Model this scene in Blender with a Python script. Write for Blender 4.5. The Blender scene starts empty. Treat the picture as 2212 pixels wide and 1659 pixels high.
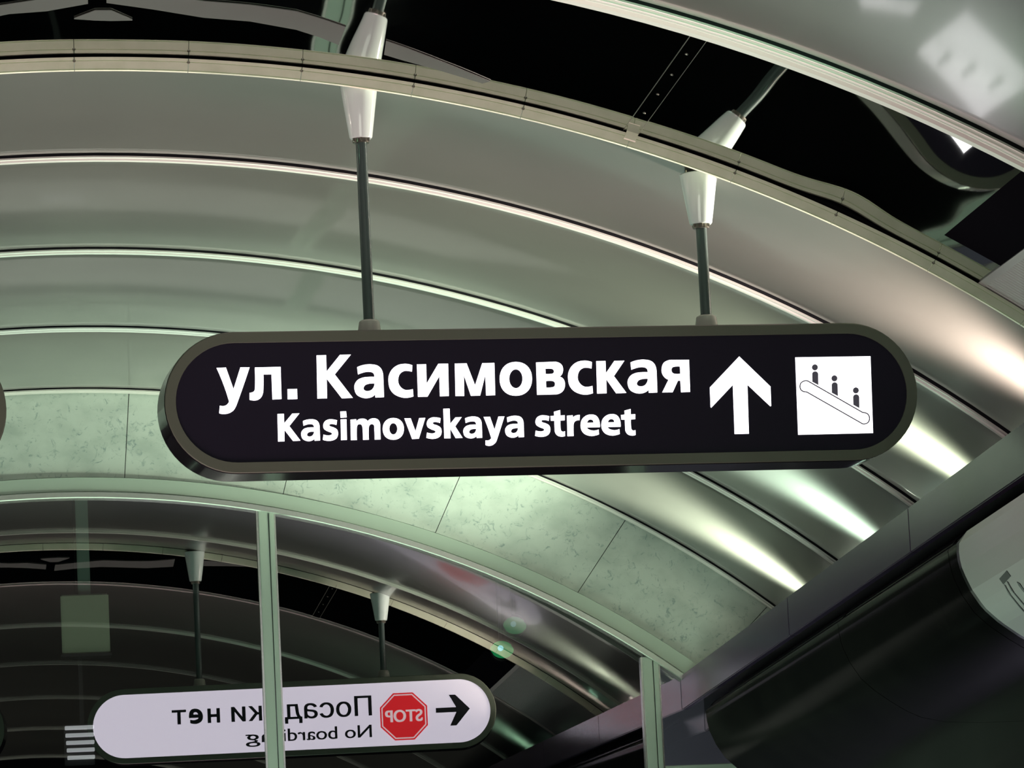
import bpy, bmesh, math, random
from math import sin, cos, pi, sqrt, radians, degrees, atan2
from mathutils import Vector, Matrix
from mathutils.geometry import tessellate_polygon
C = bpy.context.scene.collection
sc = bpy.context.scene
R = random.Random(7)

# ------------------------------------------------------------------ camera (at eye height, origin), world, exposure
FPX = 9563.72
PITCH, ROLL, YAW = 0.15090, -0.04940, 0.11950
camd = bpy.data.cameras.new('camera'); cam = bpy.data.objects.new('camera', camd); C.objects.link(cam)
camd.sensor_width = 36.0; camd.lens = FPX / 2212.0 * 36.0; camd.clip_start = 0.05; camd.clip_end = 200
fw = Vector((sin(YAW)*cos(PITCH), cos(YAW)*cos(PITCH), sin(PITCH)))
rt = Vector((cos(YAW), -sin(YAW), 0)); up = rt.cross(fw)
r2 = rt*cos(ROLL) + up*sin(ROLL); u2 = -rt*sin(ROLL) + up*cos(ROLL)
cam.matrix_world = Matrix(((r2.x, u2.x, -fw.x, 0), (r2.y, u2.y, -fw.y, 0), (r2.z, u2.z, -fw.z, 0), (0, 0, 0, 1)))
sc.camera = cam
w = bpy.data.worlds.new('world'); sc.world = w; w.use_nodes = True
w.node_tree.nodes['Background'].inputs[0].default_value = (0.5, 0.55, 0.6, 1)
w.node_tree.nodes['Background'].inputs[1].default_value = 0.01
sc.view_settings.view_transform = 'Standard'; sc.view_settings.look = 'None'
sc.view_settings.gamma = 1; sc.view_settings.use_curve_mapping = False
sc.view_settings.exposure = 0.0

# light levels (cove lamps, lit sign faces and added fill lights)
COVE_R, COVE_L, SIGN_FRONT, SIGN_BACK = 1150.0, 130.0, 2.7, 2.6
FILL_W = 165.0
ANISO, ANROT = 0.6, 0.0
SPOT_DEG = 80

# ------------------------------------------------------------------ helpers
def area(name, loc, rot, sx, sy, power, col):
    l = bpy.data.lights.new(name, 'AREA'); l.shape = 'RECTANGLE'; l.size = sx; l.size_y = sy; l.energy = power; l.color = col
    o = bpy.data.objects.new(name, l); C.objects.link(o); o.location = loc; o.rotation_euler = rot
    return o
# added unseen fill lights, tinted by zone, below the vault and behind the glass
area('hall_fill', (0.3, 6.0, -1.2), (pi, 0, 0), 3.0, 6.0, FILL_W, (0.96, 1.0, 0.84))
area('warm_fill', (0.6, 12.6, -1.3), (pi, 0, 0), 2.0, 1.6, FILL_W*0.22, (1.0, 0.60, 0.66)).data.spread = radians(75)
area('platform_fill', (0.3, 17.2, -1.3), (pi, 0, 0), 3.0, 3.5, FILL_W*0.82, (0.72, 1.0, 0.79))
area('back_room_fill', (.5, 20.6, -.9), (radians(165), 0, 0), 2.0, .8, 25, (.8, 1.0, .8))
area('pane_tone_fill', (3.7, 20.1, -1.0), (radians(170), 0, 0), 1.2, .3, 32, (.95, .9, 1.0))

def mat(name, col, rough=0.5, metal=0.0, coat=0.0, crough=0.05, spec=0.5, emis=None, es=0.0):
    m = bpy.data.materials.new(name); m.use_nodes = True
    b = m.node_tree.nodes['Principled BSDF']
    b.inputs['Base Color'].default_value = (*col, 1); b.inputs['Roughness'].default_value = rough
    b.inputs['Metallic'].default_value = metal; b.inputs['Coat Weight'].default_value = coat
    b.inputs['Coat Roughness'].default_value = crough; b.inputs['Specular IOR Level'].default_value = spec
    if emis: b.inputs['Emission Color'].default_value = (*emis, 1); b.inputs['Emission Strength'].default_value = es
    return m
def noise_col(m, c1, c2, scale=6.0, detail=6, lo=0.35, hi=0.65, bump=0.0, stretch=(1, 1, 1)):
    nt = m.node_tree; b = nt.nodes['Principled BSDF']
    tc = nt.nodes.new('ShaderNodeTexCoord'); mp = nt.nodes.new('ShaderNodeMapping'); mp.inputs['Scale'].default_value = stretch
    n = nt.nodes.new('ShaderNodeTexNoise'); n.inputs['Scale'].default_value = scale; n.inputs['Detail'].default_value = detail
    r = nt.nodes.new('ShaderNodeValToRGB'); r.color_ramp.elements[0].position = lo; r.color_ramp.elements[1].position = hi
    r.color_ramp.elements[0].color = (*c1, 1); r.color_ramp.elements[1].color = (*c2, 1)
    nt.links.new(tc.outputs['Object'], mp.inputs[0]); nt.links.new(mp.outputs[0], n.inputs['Vector'])
    nt.links.new(n.outputs['Fac'], r.inputs[0]); nt.links.new(r.outputs[0], b.inputs['Base Color'])
    if bump:
        bp = nt.nodes.new('ShaderNodeBump'); bp.inputs['Strength'].default_value = bump; bp.inputs['Distance'].default_value = 0.01
        nt.links.new(n.outputs['Fac'], bp.inputs['Height']); nt.links.new(bp.outputs[0], b.inputs['Normal'])
    return m
M = {}
M['panel'] = noise_col(mat('satin_panel', (.30, .31, .28),   .30, .5, .36, .07), (.150, .142, .132), (.172, .163, .151), 1.5, 3)
def brushed():
    nt = M['panel'].node_tree; b = nt.nodes['Principled BSDF']
    t = nt.nodes.new('ShaderNodeTangent'); t.direction_type = 'UV_MAP'; t.uv_map = 'UVMap'
    nt.links.new(t.outputs[0], b.inputs['Tangent']); b.inputs['Anisotropic'].default_value = ANISO; b.inputs['Anisotropic Rotation'].default_value = ANROT
brushed()
M['trim'] = mat('trim_aluminium', (.66, .64, .60), .45, .3)
M['fascia'] = noise_col(mat('fascia_paint', (.62, .66, .52), .45), (.74, .84, .62), (.84, .93, .72), 14, 6, .3, .6)
M['dark'] = mat('void_black', (.006, .006, .008), .9, spec=0.0)
M['groove'] = mat('groove', (.01, .01, .012), .8, spec=0.1)
M['mirror'] = mat('black_mirror', (.46, .49, .47), .025, 1.0)
M['screw'] = mat('screw_steel', (.30, .29, .25), .3, .9)
M['marble'] = mat('pale_marble', (.6, .66, .6), .22, 0, .3, .05)
def marble():
    m = M['marble']; noise_col(m, (.42, .48, .43), (.54, .60, .54), 5, 10, .30, .55, 0, (1.2, 1, 1.6))
    nt = m.node_tree; b = nt.nodes['Principled BSDF']
    ramp = b.inputs['Base Color'].links[0].from_node
    tc = [n for n in nt.nodes if n.type == 'TEX_COORD'][0]
    n2 = nt.nodes.new('ShaderNodeTexNoise'); n2.inputs['Scale'].default_value = 26; n2.inputs['Detail'].default_value = 8; n2.inputs['Roughness'].default_value = .7; n2.inputs['Distortion'].default_value = 1.4
    r2_ = nt.nodes.new('ShaderNodeValToRGB'); r2_.color_ramp.elements[0].position = .555; r2_.color_ramp.elements[1].position = .70
    r2_.color_ramp.elements[0].color = (0, 0, 0, 1); r2_.color_ramp.elements[1].color = (1, 1, 1, 1)
    mx = nt.nodes.new('ShaderNodeMixRGB'); mx.inputs[2].default_value = (.22, .29, .28, 1)
    nt.links.new(tc.outputs['Object'], n2.inputs['Vector']); nt.links.new(n2.outputs['Fac'], r2_.inputs[0]); nt.links.new(r2_.outputs[0], mx.inputs[0])
    nt.links.new(ramp.outputs[0], mx.inputs[1]); nt.links.new(mx.outputs[0], b.inputs['Base Color'])
marble()
M['frame'] = mat('painted_frame', (.42, .50, .42), .35, .2)
M['lip'] = mat('frame_lip', (.55, .58, .52), .25, .8)
M['granite'] = noise_col(mat('polished_dark_granite', (.03, .03, .035), .2, 0, .0, .05, .10), (.036, .024, .048), (.041, .028, .053), 12, 3)
M['bulk'] = noise_col(mat('dark_gloss_bulkhead', (.012, .012, .012), .16, spec=.05), (.007, .007, .007), (.009, .009, .0085), 3, 2)
M['bulk'].node_tree.nodes['Principled BSDF'].inputs['IOR'].default_value = 1.07
M['bulkgrey'] = mat('grey_sign_sheet', (.56, .56, .55), .4)
M['black'] = mat('black_paint', (.006, .006, .007), .3)
M['rim'] = mat('sign_rim', (.13, .16, .12), .30, .0, .2)
M['shell'] = mat('sign_shell', (.008, .008, .010), .12, .0, .12, .03, .2)
M['face'] = mat('sign_face_black', (.022, .021, .036), .3, spec=.12)
M['lit'] = mat('lit_white', (.9, .9, .9), .4, emis=(1.0, .975, 1.0), es=SIGN_FRONT)
M['backlit'] = mat('lit_white_back', (.8, .8, .8), .3, emis=(.93, .84, 1.0), es=SIGN_BACK)
M['ink'] = mat('ink', (.02, .022, .03), .4)
M['inkgrey'] = mat('dark_film', (.03, .03, .04), .4, emis=(.35, .33, .42), es=.12)
M['red'] = mat('red_film', (.6, .02, .02), .4, emis=(1.0, .03, .04), es=SIGN_BACK*.75)
M['redwhite'] = mat('white_film', (.9, .8, .8), .4, emis=(1.0, .75, .8), es=SIGN_BACK*.8)
M['cone'] = mat('white_enamel', (.78, .96, .90), .16, 0, .8, .04)
M['rod'] = mat('rod_paint', (.10, .15, .14), .28, .3, .4)
M['cap'] = mat('cap_white', (.50, .58, .50), .35)
M['floor'] = noise_col(mat('floor_granite', (.10, .10, .10), .25), (.07, .07, .07), (.14, .14, .13), 40, 6)
M['wall'] = mat('side_wall', (.20, .22, .20), .25, .1)
M['tube'] = mat('lamp_tube', (1, 1, 1), .4, emis=(.74, 1.0, .74), es=COVE_R)
M['tube_left'] = mat('lamp_tube_left', (1, 1, 1), .4, emis=(.78, 1.0, .80), es=COVE_L)
M['tube_warm'] = mat('lamp_tube_warm', (1, 1, 1), .4, emis=(1.0, .88, .72), es=COVE_R*1.3)
M['panetone'] = mat('pane_tone_paint', (.30, .26, .36), .6)
M['boxgrey'] = mat('speaker_box', (.42, .44, .32), .5, emis=None)
M['ledgreen'] = mat('green_led', (0, .2, .05), .4, emis=(.01, 1.0, .30), es=.22)
M['ledblue'] = mat('cyan_led', (0, .2, .3), .4, emis=(.3, .9, 1.0), es=1.1)
M['lamprim'] = mat('lamp_glass', (.24, .22, .19), .12, .0, .6, .03)
M['ribbed'] = mat('ribbed_sheet', (.42, .42, .42), .4, .3)
def glass():
    m = bpy.data.materials.new('dark_reflective_glass'); m.use_nodes = True; nt = m.node_tree; nt.nodes.clear()
    o = nt.nodes.new('ShaderNodeOutputMaterial'); t = nt.nodes.new('ShaderNodeBsdfTransparent'); t.inputs[0].default_value = (.62, .66, .64, 1)
    g = nt.nodes.new('ShaderNodeBsdfGlossy'); g.inputs['Roughness'].default_value = 0.0; g.inputs[0].default_value = (.9, .9, .92, 1)
    mx = nt.nodes.new('ShaderNodeMixShader'); mx.inputs[0].default_value = 0.21
    nt.links.new(t.outputs[0], mx.inputs[1]); nt.links.new(g.outputs[0], mx.inputs[2]); nt.links.new(mx.outputs[0], o.inputs[0])
    return m
M['glass'] = glass()
M['polegrey'] = mat('pole_grey', (.25, .33, .28), .5)
M['ledgreen_ghost'] = mat('green_led_ghost', (0, .1, .03), .4, emis=(.02, 1.0, .25), es=.10)
M['ledblue_ghost'] = mat('cyan_led_ghost', (0, .2, .2), .4, emis=(.4, .9, .8), es=.25)
M['added_slat'] = mat('stripe_glow', (.4, .4, .4), .4, emis=(.9, .85, .95), es=.45)

def new(name, me, parent=None, m=None):
    o = bpy.data.objects.new(name, me); C.objects.link(o)
    if parent: o.parent = parent
    if m is not None:
        me.materials.clear(); me.materials.append(m)
    return o
def raw(name, vs, fs, m, parent=None, smooth=False):
    me = bpy.data.meshes.new(name); me.from_pydata([tuple(v) for v in vs], [], fs); me.update()
    bm = bmesh.new(); bm.from_mesh(me); bmesh.ops.recalc_face_normals(bm, faces=bm.faces); bm.to_mesh(me); bm.free()
    if smooth:
        me.shade_smooth()
    return new(name, me, parent, m)
def empty(name, loc=(0, 0, 0), rz=0.0):
    o = bpy.data.objects.new(name, None); C.objects.link(o); o.location = loc; o.rotation_euler = (0, 0, rz); o.empty_display_size = .1
    return o
def tag(o, label, cat, group=None):
    o['label'] = label; o['category'] = cat
    if group: o['group'] = group
    return o
def struct(o): o['kind'] = 'structure'; return o

# ------------------------------------------------------------------ vault geometry (ellipse of revolution radius rho about the axis along Y)
XC, ZC, EL = 0.277, -1.1655, 1.1389
YA, YB, YC_, G = 14.6594, 16.3603, 18.1065, 19.8161
RV, RM, YS, YN = 4.8202, 4.910, 13.510, 11.845
RN = 4.85                                  # radius of the near bays at their far edge
def rm(y): return RM - .05*(YS-y)          # the mirror strip rises slightly towards the end wall
def rn(y): return RN - .062*(11.93-y)
RE, RF = 4.3673, 4.2605
FLOOR = -1.6
def V(Y, rho, th):
    return Vector((XC + rho*sin(th), Y, ZC + rho*cos(th)/EL))
def vz(x, rho): return ZC + sqrt(rho*rho - (x-XC)**2)/EL
def sweep(name, prof, th0, th1, n, m, parent=None, smooth=True, closed=False, disp=None, uv=False):
    vs, fs = [], []; k = len(prof)
    for i in range(n+1):
        th = radians(th0 + (th1-th0)*i/n)
        for (y, rho) in prof:
            d = disp(y, th) if disp else 0
            vs.append(V(y, rho+d, th))
    kk = k if closed else k-1
    for i in range(n):
        for j in range(kk):
            a = i*k+j; b = i*k+(j+1) % k
            fs.append((a, b, b+k, a+k))
    if closed:
        fs.append(tuple(range(k))); fs.append(tuple(n*k+j for j in reversed(range(k))))
    o = raw(name, vs, fs, m, parent, smooth)
    if uv:
        L = o.data.uv_layers.new(name='UVMap')
        for lp in o.data.loops:
            i, j = divmod(lp.vertex_index, k); L.data[lp.index].uv = (i/n, prof[j][0]*.05)
    if smooth:
        sm = o.modifiers.new('es', 'EDGE_SPLIT'); sm.split_angle = radians(28)
    return o
def box(name, x0, x1, y0, y1, z0, z1, m, parent=None, bev=0.0):
    bm = bmesh.new(); bmesh.ops.create_cube(bm, size=1)
    for v in bm.verts:
        v.co = Vector((x0+(v.co.x+.5)*(x1-x0), y0+(v.co.y+.5)*(y1-y0), z0+(v.co.z+.5)*(z1-z0)))
    if bev: bmesh.ops.bevel(bm, geom=bm.edges[:], offset=bev, segments=2, affect='EDGES')
    me = bpy.data.meshes.new(name); bm.to_mesh(me); bm.free()
    return new(name, me, parent, m)
def lathe(name, prof, m, parent=None, n=40, M4=None):
    vs, fs = [], []; k = len(prof)
    for i in range(n):
        a = 2*pi*i/n
        for (r, z) in prof: vs.append(Vector((r*cos(a), r*sin(a), z)))
    for i in range(n):
        for j in range(k-1):
            a = i*k+j; b = ((i+1) % n)*k+j
            fs.append((a, b, b+1, a+1))
    vs = [M4 @ v for v in vs] if M4 else vs
    me = bpy.data.meshes.new(name); me.from_pydata([tuple(v) for v in vs], [], fs)
    bm = bmesh.new(); bm.from_mesh(me); bmesh.ops.remove_doubles(bm, verts=bm.verts, dist=1e-6); bmesh.ops.recalc_face_normals(bm, faces=bm.faces); bm.to_mesh(me); bm.free()
    me.shade_smooth()
    o = new(name, me, parent, m); sm = o.modifiers.new('es', 'EDGE_SPLIT'); sm.split_angle = radians(35)
    return o
def tube(name, pts, r, m, parent=None, n=10):
    vs, fs = [], []
    for i, p in enumerate(pts):
        p = Vector(p); d = (Vector(pts[min(i+1, len(pts)-1)]) - Vector(pts[max(i-1, 0)])).normalized()
        a = d.orthogonal().normalized(); b = d.cross(a)
        for j in range(n):
            t = 2*pi*j/n; vs.append(p + a*cos(t)*r + b*sin(t)*r)
    for i in range(len(pts)-1):
        for j in range(n):
            q = i*n+j; s = i*n+(j+1) % n
            fs.append((q, s, s+n, q+n))
    fs.append(tuple(range(n))); fs.append(tuple((len(pts)-1)*n+j for j in reversed(range(n))))
    return raw(name, vs, fs, m, parent, True)

# ------------------------------------------------------------------ the setting: ceiling
ceiling = struct(sweep('ceiling', [(G+.3, 5.05), (2.9, 5.05)], -78, 78, 60, M['dark']))
def bay(y0, y1, r0, r1, amp, curl=True):
    prof = []
    L = y1-y0
    if curl: prof += [(y0+.004, r0+.03), (y0+.006, r0+.012), (y0+.014, r0+.003)]
    n = 16
    for k in range(n+1):
        t = k/n; y = y0+.025 + (L-.05)*t
        prof.append((y, r0+(r1-r0)*t - amp*sin(pi*t)))
    prof += [(y1-.014, r1+.003), (y1-.006, r1+.012), (y1-.004, r1+.03)]
    return sweep('ceiling_panel', prof, -70, 70, 100, M['panel'], ceiling, uv=True)
def seam(y, r=RV):
    # open dark joint, then a stepped double-rib aluminium trim
    sweep('joint_groove', [(y-.030, r+.045), (y+.002, r+.045), (y+.002, r+.0005), (y+.004, r+.0005), (y+.004, r+.049), (y-.030, r+.049)], -70, 70, 90, M['groove'], ceiling, smooth=False, closed=True)
    prof = [(y, r+.001), (y, r-.0055), (y+.002, r-.0068), (y+.013, r-.0072), (y+.015, r-.0062), (y+.016, r-.0068), (y+.018, r-.0135), (y+.020, r-.0148), (y+.036, r-.0148), (y+.038, r+.03), (y+.004, r+.03), (y+.004, r+.001)]
    sweep('seam_trim', prof, -70, 70, 110, M['trim'], ceiling, closed=True)
AMP = .022
bay(YS+.03, YA-.028, RM-.014, RV, .006)
bay(YA+.040, YB-.028, RV, RV, AMP)
bay(YB+.040, YC_-.028, RV, RV, AMP)
bay(YC_+.040, G-.083, RV, RV, AMP)
for y in (YA, YB, YC_, G-.055): seam(y)
# near bays, on this side of the dark mirror strip
edges = [YN, 10.13, 8.41, 6.69, 4.97, 3.25]
for a, b in zip(edges[1:], edges[:-1]):
    bay(a+.040, b-.028, rn(a), rn(b), .004)
for y in edges[1:]: seam(y, rn(y))
seam(YN, RN-.002)
# end trim of the near bay (double rib)
sweep('end_trim', [(YN+.040, RN+.05), (YN+.040, RN-.0165), (YN+.050, RN-.018), (YN+.058, RN-.027), (YN+.085, RN-.030), (YN+.092, RN-.026), (YN+.094, RN+.05)], -70, 70, 110, M['trim'], ceiling, closed=True)
sweep('end_closure', [(3.24, rn(3.25)-.03), (3.24, 5.05)], -72, 72, 60, M['dark'], ceiling)

# dark mirror strip: two polished sheets that are not quite flat
def wav(y, th):
    s = RM*th
    d = .00030*sin(s*5.1+y*3.0+.4) + .00022*sin(s*11.3-y*4.0) + .00018*sin(y*9.0+s*2.0)
    d += .009*math.exp(-((s-2.52)/.12)**2)*math.exp(-((y-13.45)/.30)**2)
    return d
ymir = [YN+.10 + (YS-.004-YN-.10)*k/24 for k in range(25)]
TJ = 21.0
sweep('mirror_sheet', [(y, rm(y)) for y in ymir], -60, TJ-.06, 130, M['mirror'], ceiling, disp=wav)
sweep('mirror_sheet', [(y, rm(y)) for y in ymir], TJ+.06, 33.0, 44, M['mirror'], ceiling, disp=wav)
ysp = 13.16
sweep('mirror_sheet', [(ysp + (YS-.004-ysp)*k/8, rm(ysp + (YS-.004-ysp)*k/8)) for k in range(9)], 33.0, 35.5, 12, M['mirror'], ceiling, disp=wav)
sweep('reflection_mask', [(YN+.10, rm(YN+.10)), (ysp, rm(ysp))], 33.0, 35.5, 12, M['dark'], ceiling)  # matte black sheet added to keep a stray reflection off the strip
# ribbed light sheet beyond the mirror
rp = []
k = 0; y = YN+.10
while y < YS-.01:
    rp.append((y, rm(y)+.002 - (.006 if k % 2 else 0))); rp.append((y+.014, rm(y)+.002 - (.006 if k % 2 else 0))); y += .016; k += 1
sweep('ribbed_sheet', rp, 35.55, 47, 16, M['ribbed'], ceiling, smooth=False)
sweep('sheet_edge', [(YN+.10, rm(YN)), (YN+.10, rm(YN)-.008), (YS-.01, RM-.008), (YS-.01, RM)], 35.4, 35.7, 2, M['ribbed'], ceiling, closed=True)
# cover strip over the joint of the mirror sheets
def strip_pts(y0, y1, t0, t1, r0, r1):
    return [V(y0, r0, t0), V(y1, r0, t0), V(y1, r0, t1), V(y0, r0, t1), V(y0, r1, t0), V(y1, r1, t0), V(y1, r1, t1), V(y0, r1, t1)]
t0, t1 = radians(20.72), radians(21.28)
cover = sweep('joint_cover', [(YN+.10, rm(YN+.1)-.0002), (YN+.10, rm(YN+.1)-.0016), (YS+.004, RM-.0016), (YS+.004, RM-.0002)], 20.74, 21.30, 4, M['mirror'], ceiling, closed=True)
for t in (20.72, 21.30):
    sweep('cover_edge', [(YN+.10, rm(YN+.1)), (YN+.10, rm(YN+.1)-.0022), (YS+.004, RM-.0022), (YS+.004, RM)], t, t+.02, 1, M['screw'], ceiling, closed=True)
for y in (12.20, 12.52, 12.84, 13.16):
    c = V(y, rm(y)-.0016, radians(21.0)); nrm = (c - V(y, rm(y)-.2, radians(21.0))).normalized()
    q = Vector((0, 0, 1)).rotation_difference(nrm).to_matrix().to_4x4()
    lathe('screw', [(0, -.003), (.004, -.002), (.005, 0)], M['screw'], cover, 10, Matrix.Translation(c) @ q)
sweep('cover_tab', [(YS-.012, RM-.002), (YS-.012, RM-.030), (YS-.008, RM-.034), (YS-.006, RM-.002)], 20.85, 21.30, 3, M['fascia'], ceiling, closed=True)

# a reflection painted as dull grey bands on the mirror sheet at upper left
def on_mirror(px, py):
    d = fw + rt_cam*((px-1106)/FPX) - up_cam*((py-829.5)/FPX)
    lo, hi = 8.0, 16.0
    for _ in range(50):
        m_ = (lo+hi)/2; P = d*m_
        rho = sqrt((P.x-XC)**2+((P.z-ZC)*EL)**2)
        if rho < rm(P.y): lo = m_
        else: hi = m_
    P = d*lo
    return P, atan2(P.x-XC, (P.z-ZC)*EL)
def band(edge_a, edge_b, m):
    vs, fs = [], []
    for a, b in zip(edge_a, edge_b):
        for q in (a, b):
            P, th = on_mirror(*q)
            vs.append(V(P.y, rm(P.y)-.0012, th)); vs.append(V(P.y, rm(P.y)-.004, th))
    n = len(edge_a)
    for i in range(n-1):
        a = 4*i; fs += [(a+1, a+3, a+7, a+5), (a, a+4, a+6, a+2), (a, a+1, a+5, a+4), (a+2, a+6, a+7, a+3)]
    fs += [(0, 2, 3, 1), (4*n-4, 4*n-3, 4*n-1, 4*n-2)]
    return raw('reflection_band', vs, fs, m, ceiling)
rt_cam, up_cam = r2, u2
dull = mat('reflection_band_paint', (.055, .058, .052), .5)
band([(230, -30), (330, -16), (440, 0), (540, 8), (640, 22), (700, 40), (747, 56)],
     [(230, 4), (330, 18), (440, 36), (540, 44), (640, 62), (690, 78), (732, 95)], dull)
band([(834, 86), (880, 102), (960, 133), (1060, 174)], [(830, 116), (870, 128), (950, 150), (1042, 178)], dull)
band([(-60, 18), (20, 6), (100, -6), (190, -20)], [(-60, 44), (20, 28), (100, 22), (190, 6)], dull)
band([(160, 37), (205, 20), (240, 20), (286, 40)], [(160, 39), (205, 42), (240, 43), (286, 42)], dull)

sweep('shadow_backing', [(YS+.013, RM-.012), (YS+.013, RM+.03), (YS+.018, RM+.03), (YS+.018, RM-.012)], -60, 62, 100, M['groove'], ceiling, smooth=False, closed=True)  # dark strip put behind the slit so it reads black like shade
# fascia of short pale plates that closes the far bays
DT = 4.155
for k in range(-12, 14):
    a = .30 + DT*k; b = a+DT
    if b > 62: break
    # plate: flat lower band, fold line, narrow upper band
    pr = [(YS+.002, RM-.006), (YS-.004, RM-.0075), (YS-.004, RM-.018), (YS-.001, RM-.020), (YS-.004, RM-.022), (YS-.005, RM-.050), (YS-.002, RM-.0525), (YS-.006, RM-.055), (YS+.004, RM-.057), (YS+.012, RM-.054), (YS+.012, RM-.006)]
    o = sweep('fascia_plate', pr, a+.012, b-.012, 8, M['fascia'], ceiling, closed=True)
    c = V(YS-.005, RM-.021, radians(a)); s = lathe('screw', [(0, -.003), (.0035, -.002), (.005, .001)], M['screw'], o, 10, Matrix.Translation(c) @ Matrix.Rotation(pi/2, 4, 'X').inverted())

# ------------------------------------------------------------------ end wall with marble ring and arched window
def extr(name, outer, y0, y1, m, parent=None):
    n = len(outer); vs = [(x, y0, z) for x, z in outer] + [(x, y1, z) for x, z in outer]
    fs = [tuple(range(n)), tuple(range(2*n-1, n-1, -1))] + [(i, (i+1) % n, n+(i+1) % n, n+i) for i in range(n)]
    return raw(name, vs, fs, m, parent)
def arc(rho, a, b, n): return [(XC+rho*sin(radians(a+(b-a)*i/n)), ZC+rho*cos(radians(a+(b-a)*i/n))/EL) for i in range(n+1)]
wall_back = struct(sweep('wall_back', [(G+.045, 4.30), (G+.045, 5.1)], -90, 90, 60, M['dark']))
SJ = 9.43
for k in range(-8, 8):
    a = 4.3 + SJ*k; b = a+SJ
    if a < -85 or b > 85: continue
    o = extr('marble_slab', arc(RE+.006, a+.02, b-.02, 6) + arc(RV-.004, b-.02, a+.02, 6), G-.002, G+.045, M['marble'], wall_back)
window = struct(sweep('window_1', [(G-.03, RE), (G-.03, RF+.036), (G-.024, RF+.034), (G-.024, RF+.031), (G+.04, RF+.031), (G+.04, RE)], -90, 90, 120, M['frame'], closed=True))
sweep('frame_lip', [(G-.045, RF+.029), (G-.045, RF+.004), (G-.040, RF), (G+.04, RF), (G+.04, RF+.029)], -90, 90, 120, M['lip'], window, closed=True)
mull = [-3.90, -2.19, -.48, 1.2325, 2.9445]
def zi(x, rho): 
    q = rho*rho-(x-XC)**2
    return ZC + sqrt(q)/EL if q > 0 else FLOOR
for x in mull:
    z = zi(x, RF+.01)
    o = box('mullion', x-.036, x+.008, G-.030, G+.03, FLOOR, z, M['frame'], window, .003)
    box('mullion_bead', x-.045, x-.036, G-.022, G+.03, FLOOR, z, M['lip'], window, .001)
    box('mullion_cover', x+.012, x+.034, G-.034, G+.03, FLOOR, z, M['frame'], window, .003)
    box('mullion_bead', x+.034, x+.042, G-.022, G+.03, FLOOR, z, M['lip'], window, .001)
xs = [XC-RF+.01] + mull + [XC+RF-.01]
for i in range(len(xs)-1):
    a, b = xs[i]+.005, xs[i+1]-.005
    for yy in (G+.006, G+.022):
        n = 14; poly = [(a+(b-a)*j/n, zi(a+(b-a)*j/n, RF+.012)) for j in range(n+1)] + [(b, FLOOR), (a, FLOOR)]
        if yy > G+.02: continue
        vs = [(x, yy, z) for x, z in poly]
        o = raw('window_pane', vs, [tuple(range(len(vs)))], M['glass'], window)
box('transom', 2.98, 4.4, G-.02, G+.03, 1.245, 1.268, M['frame'], window, .003)
# dim room behind the glass
box('floor_behind', -5, 5.5, G+.1, G+4.2, FLOOR-.05, FLOOR, M['dark'], wall_back)
box('room_back', -5, 5.5, G+4.2, G+4.3, FLOOR, 4.2, M['dark'], wall_back)

box('pane_tone_wall', 2.99, 4.6, G+.5, G+.56, FLOOR, 3.2, M['panetone'], wall_back)  # added wall, gives the right pane its purple-grey tone

# ------------------------------------------------------------------ side walls, floor
floor = struct(box('floor', -5.2, 5.6, -3.0, G+.1, FLOOR-.1, FLOOR, M['floor']))
wl = struct(box('wall_left', -4.75, -4.45, -3.0, G+.05, FLOOR, .9, M['wall']))
wr = struct(box('wall_right', 5.0, 5.3, -3.0, G+.05, FLOOR, .9, M['wall']))
wf = struct(box('wall_front', -5.2, 5.6, -3.2, -3.0, FLOOR, 4.2, M['dark']))

# ------------------------------------------------------------------ right cornice (dark polished stone beam), bulkhead below, lamps on top
SL = .0196
def zb(y): return 1.5185 + (G-y)*SL          # lower edge of the beam
def ztop(y): return 1.6737 + (G-y)*.01926
def longbox(name, x0, x1, za, zc, y0, y1, m, parent=None, bev=.004):
    bm = bmesh.new(); bmesh.ops.create_cube(bm, size=1)
    for v in bm.verts:
        Y = y1 if v.co.y > 0 else y0
        v.co = Vector((x1 if v.co.x > 0 else x0, Y, (zc(Y) if v.co.z > 0 else za(Y))))
    bmesh.ops.bevel(bm, geom=bm.edges[:], offset=bev, segments=2, affect='EDGES')
    me = bpy.data.meshes.new(name); bm.to_mesh(me); bm.free(); return new(name, me, parent, m)
XB = 3.0814
beam = struct(empty('trim_1', (XB, 11.0, 1.6)))
def kid(o, parent):
    o.parent = parent; o.matrix_parent_inverse = Matrix.Translation(parent.location).inverted() if parent.rotation_euler.z == 0 else parent.matrix_world.inverted()
    return o
for y0, y1 in ((17.0, G), (14.62, 16.996), (12.2, 14.616), (9.8, 12.196), (7.4, 9.796), (5.0, 7.396)):
    kid(longbox('stone_facing', XB, XB+.03, zb, ztop, y0, y1, M['granite']), beam)
kid(longbox('beam_top', XB+.03, 4.9, lambda y: zb(y)+.05, lambda y: ztop(y)-.03, 5.0, G, M['granite']), beam)
kid(longbox('shadow_backing', XB+.10, 4.9, lambda y: zb(y)-.10, lambda y: zb(y)+.05, 5.0, G, M['black']), beam)  # black backing stands for the shade of the recess below the beam
lbeam = struct(empty('trim_2', (-2.7, 11.0, 1.6)))
kid(longbox('stone_facing', -2.73, -2.70, zb, ztop, 5.0, G, M['granite']), lbeam)
kid(longbox('beam_top', -4.5, -2.73, lambda y: zb(y)+.05, lambda y: ztop(y)-.03, 5.0, G, M['granite']), lbeam)

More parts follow.
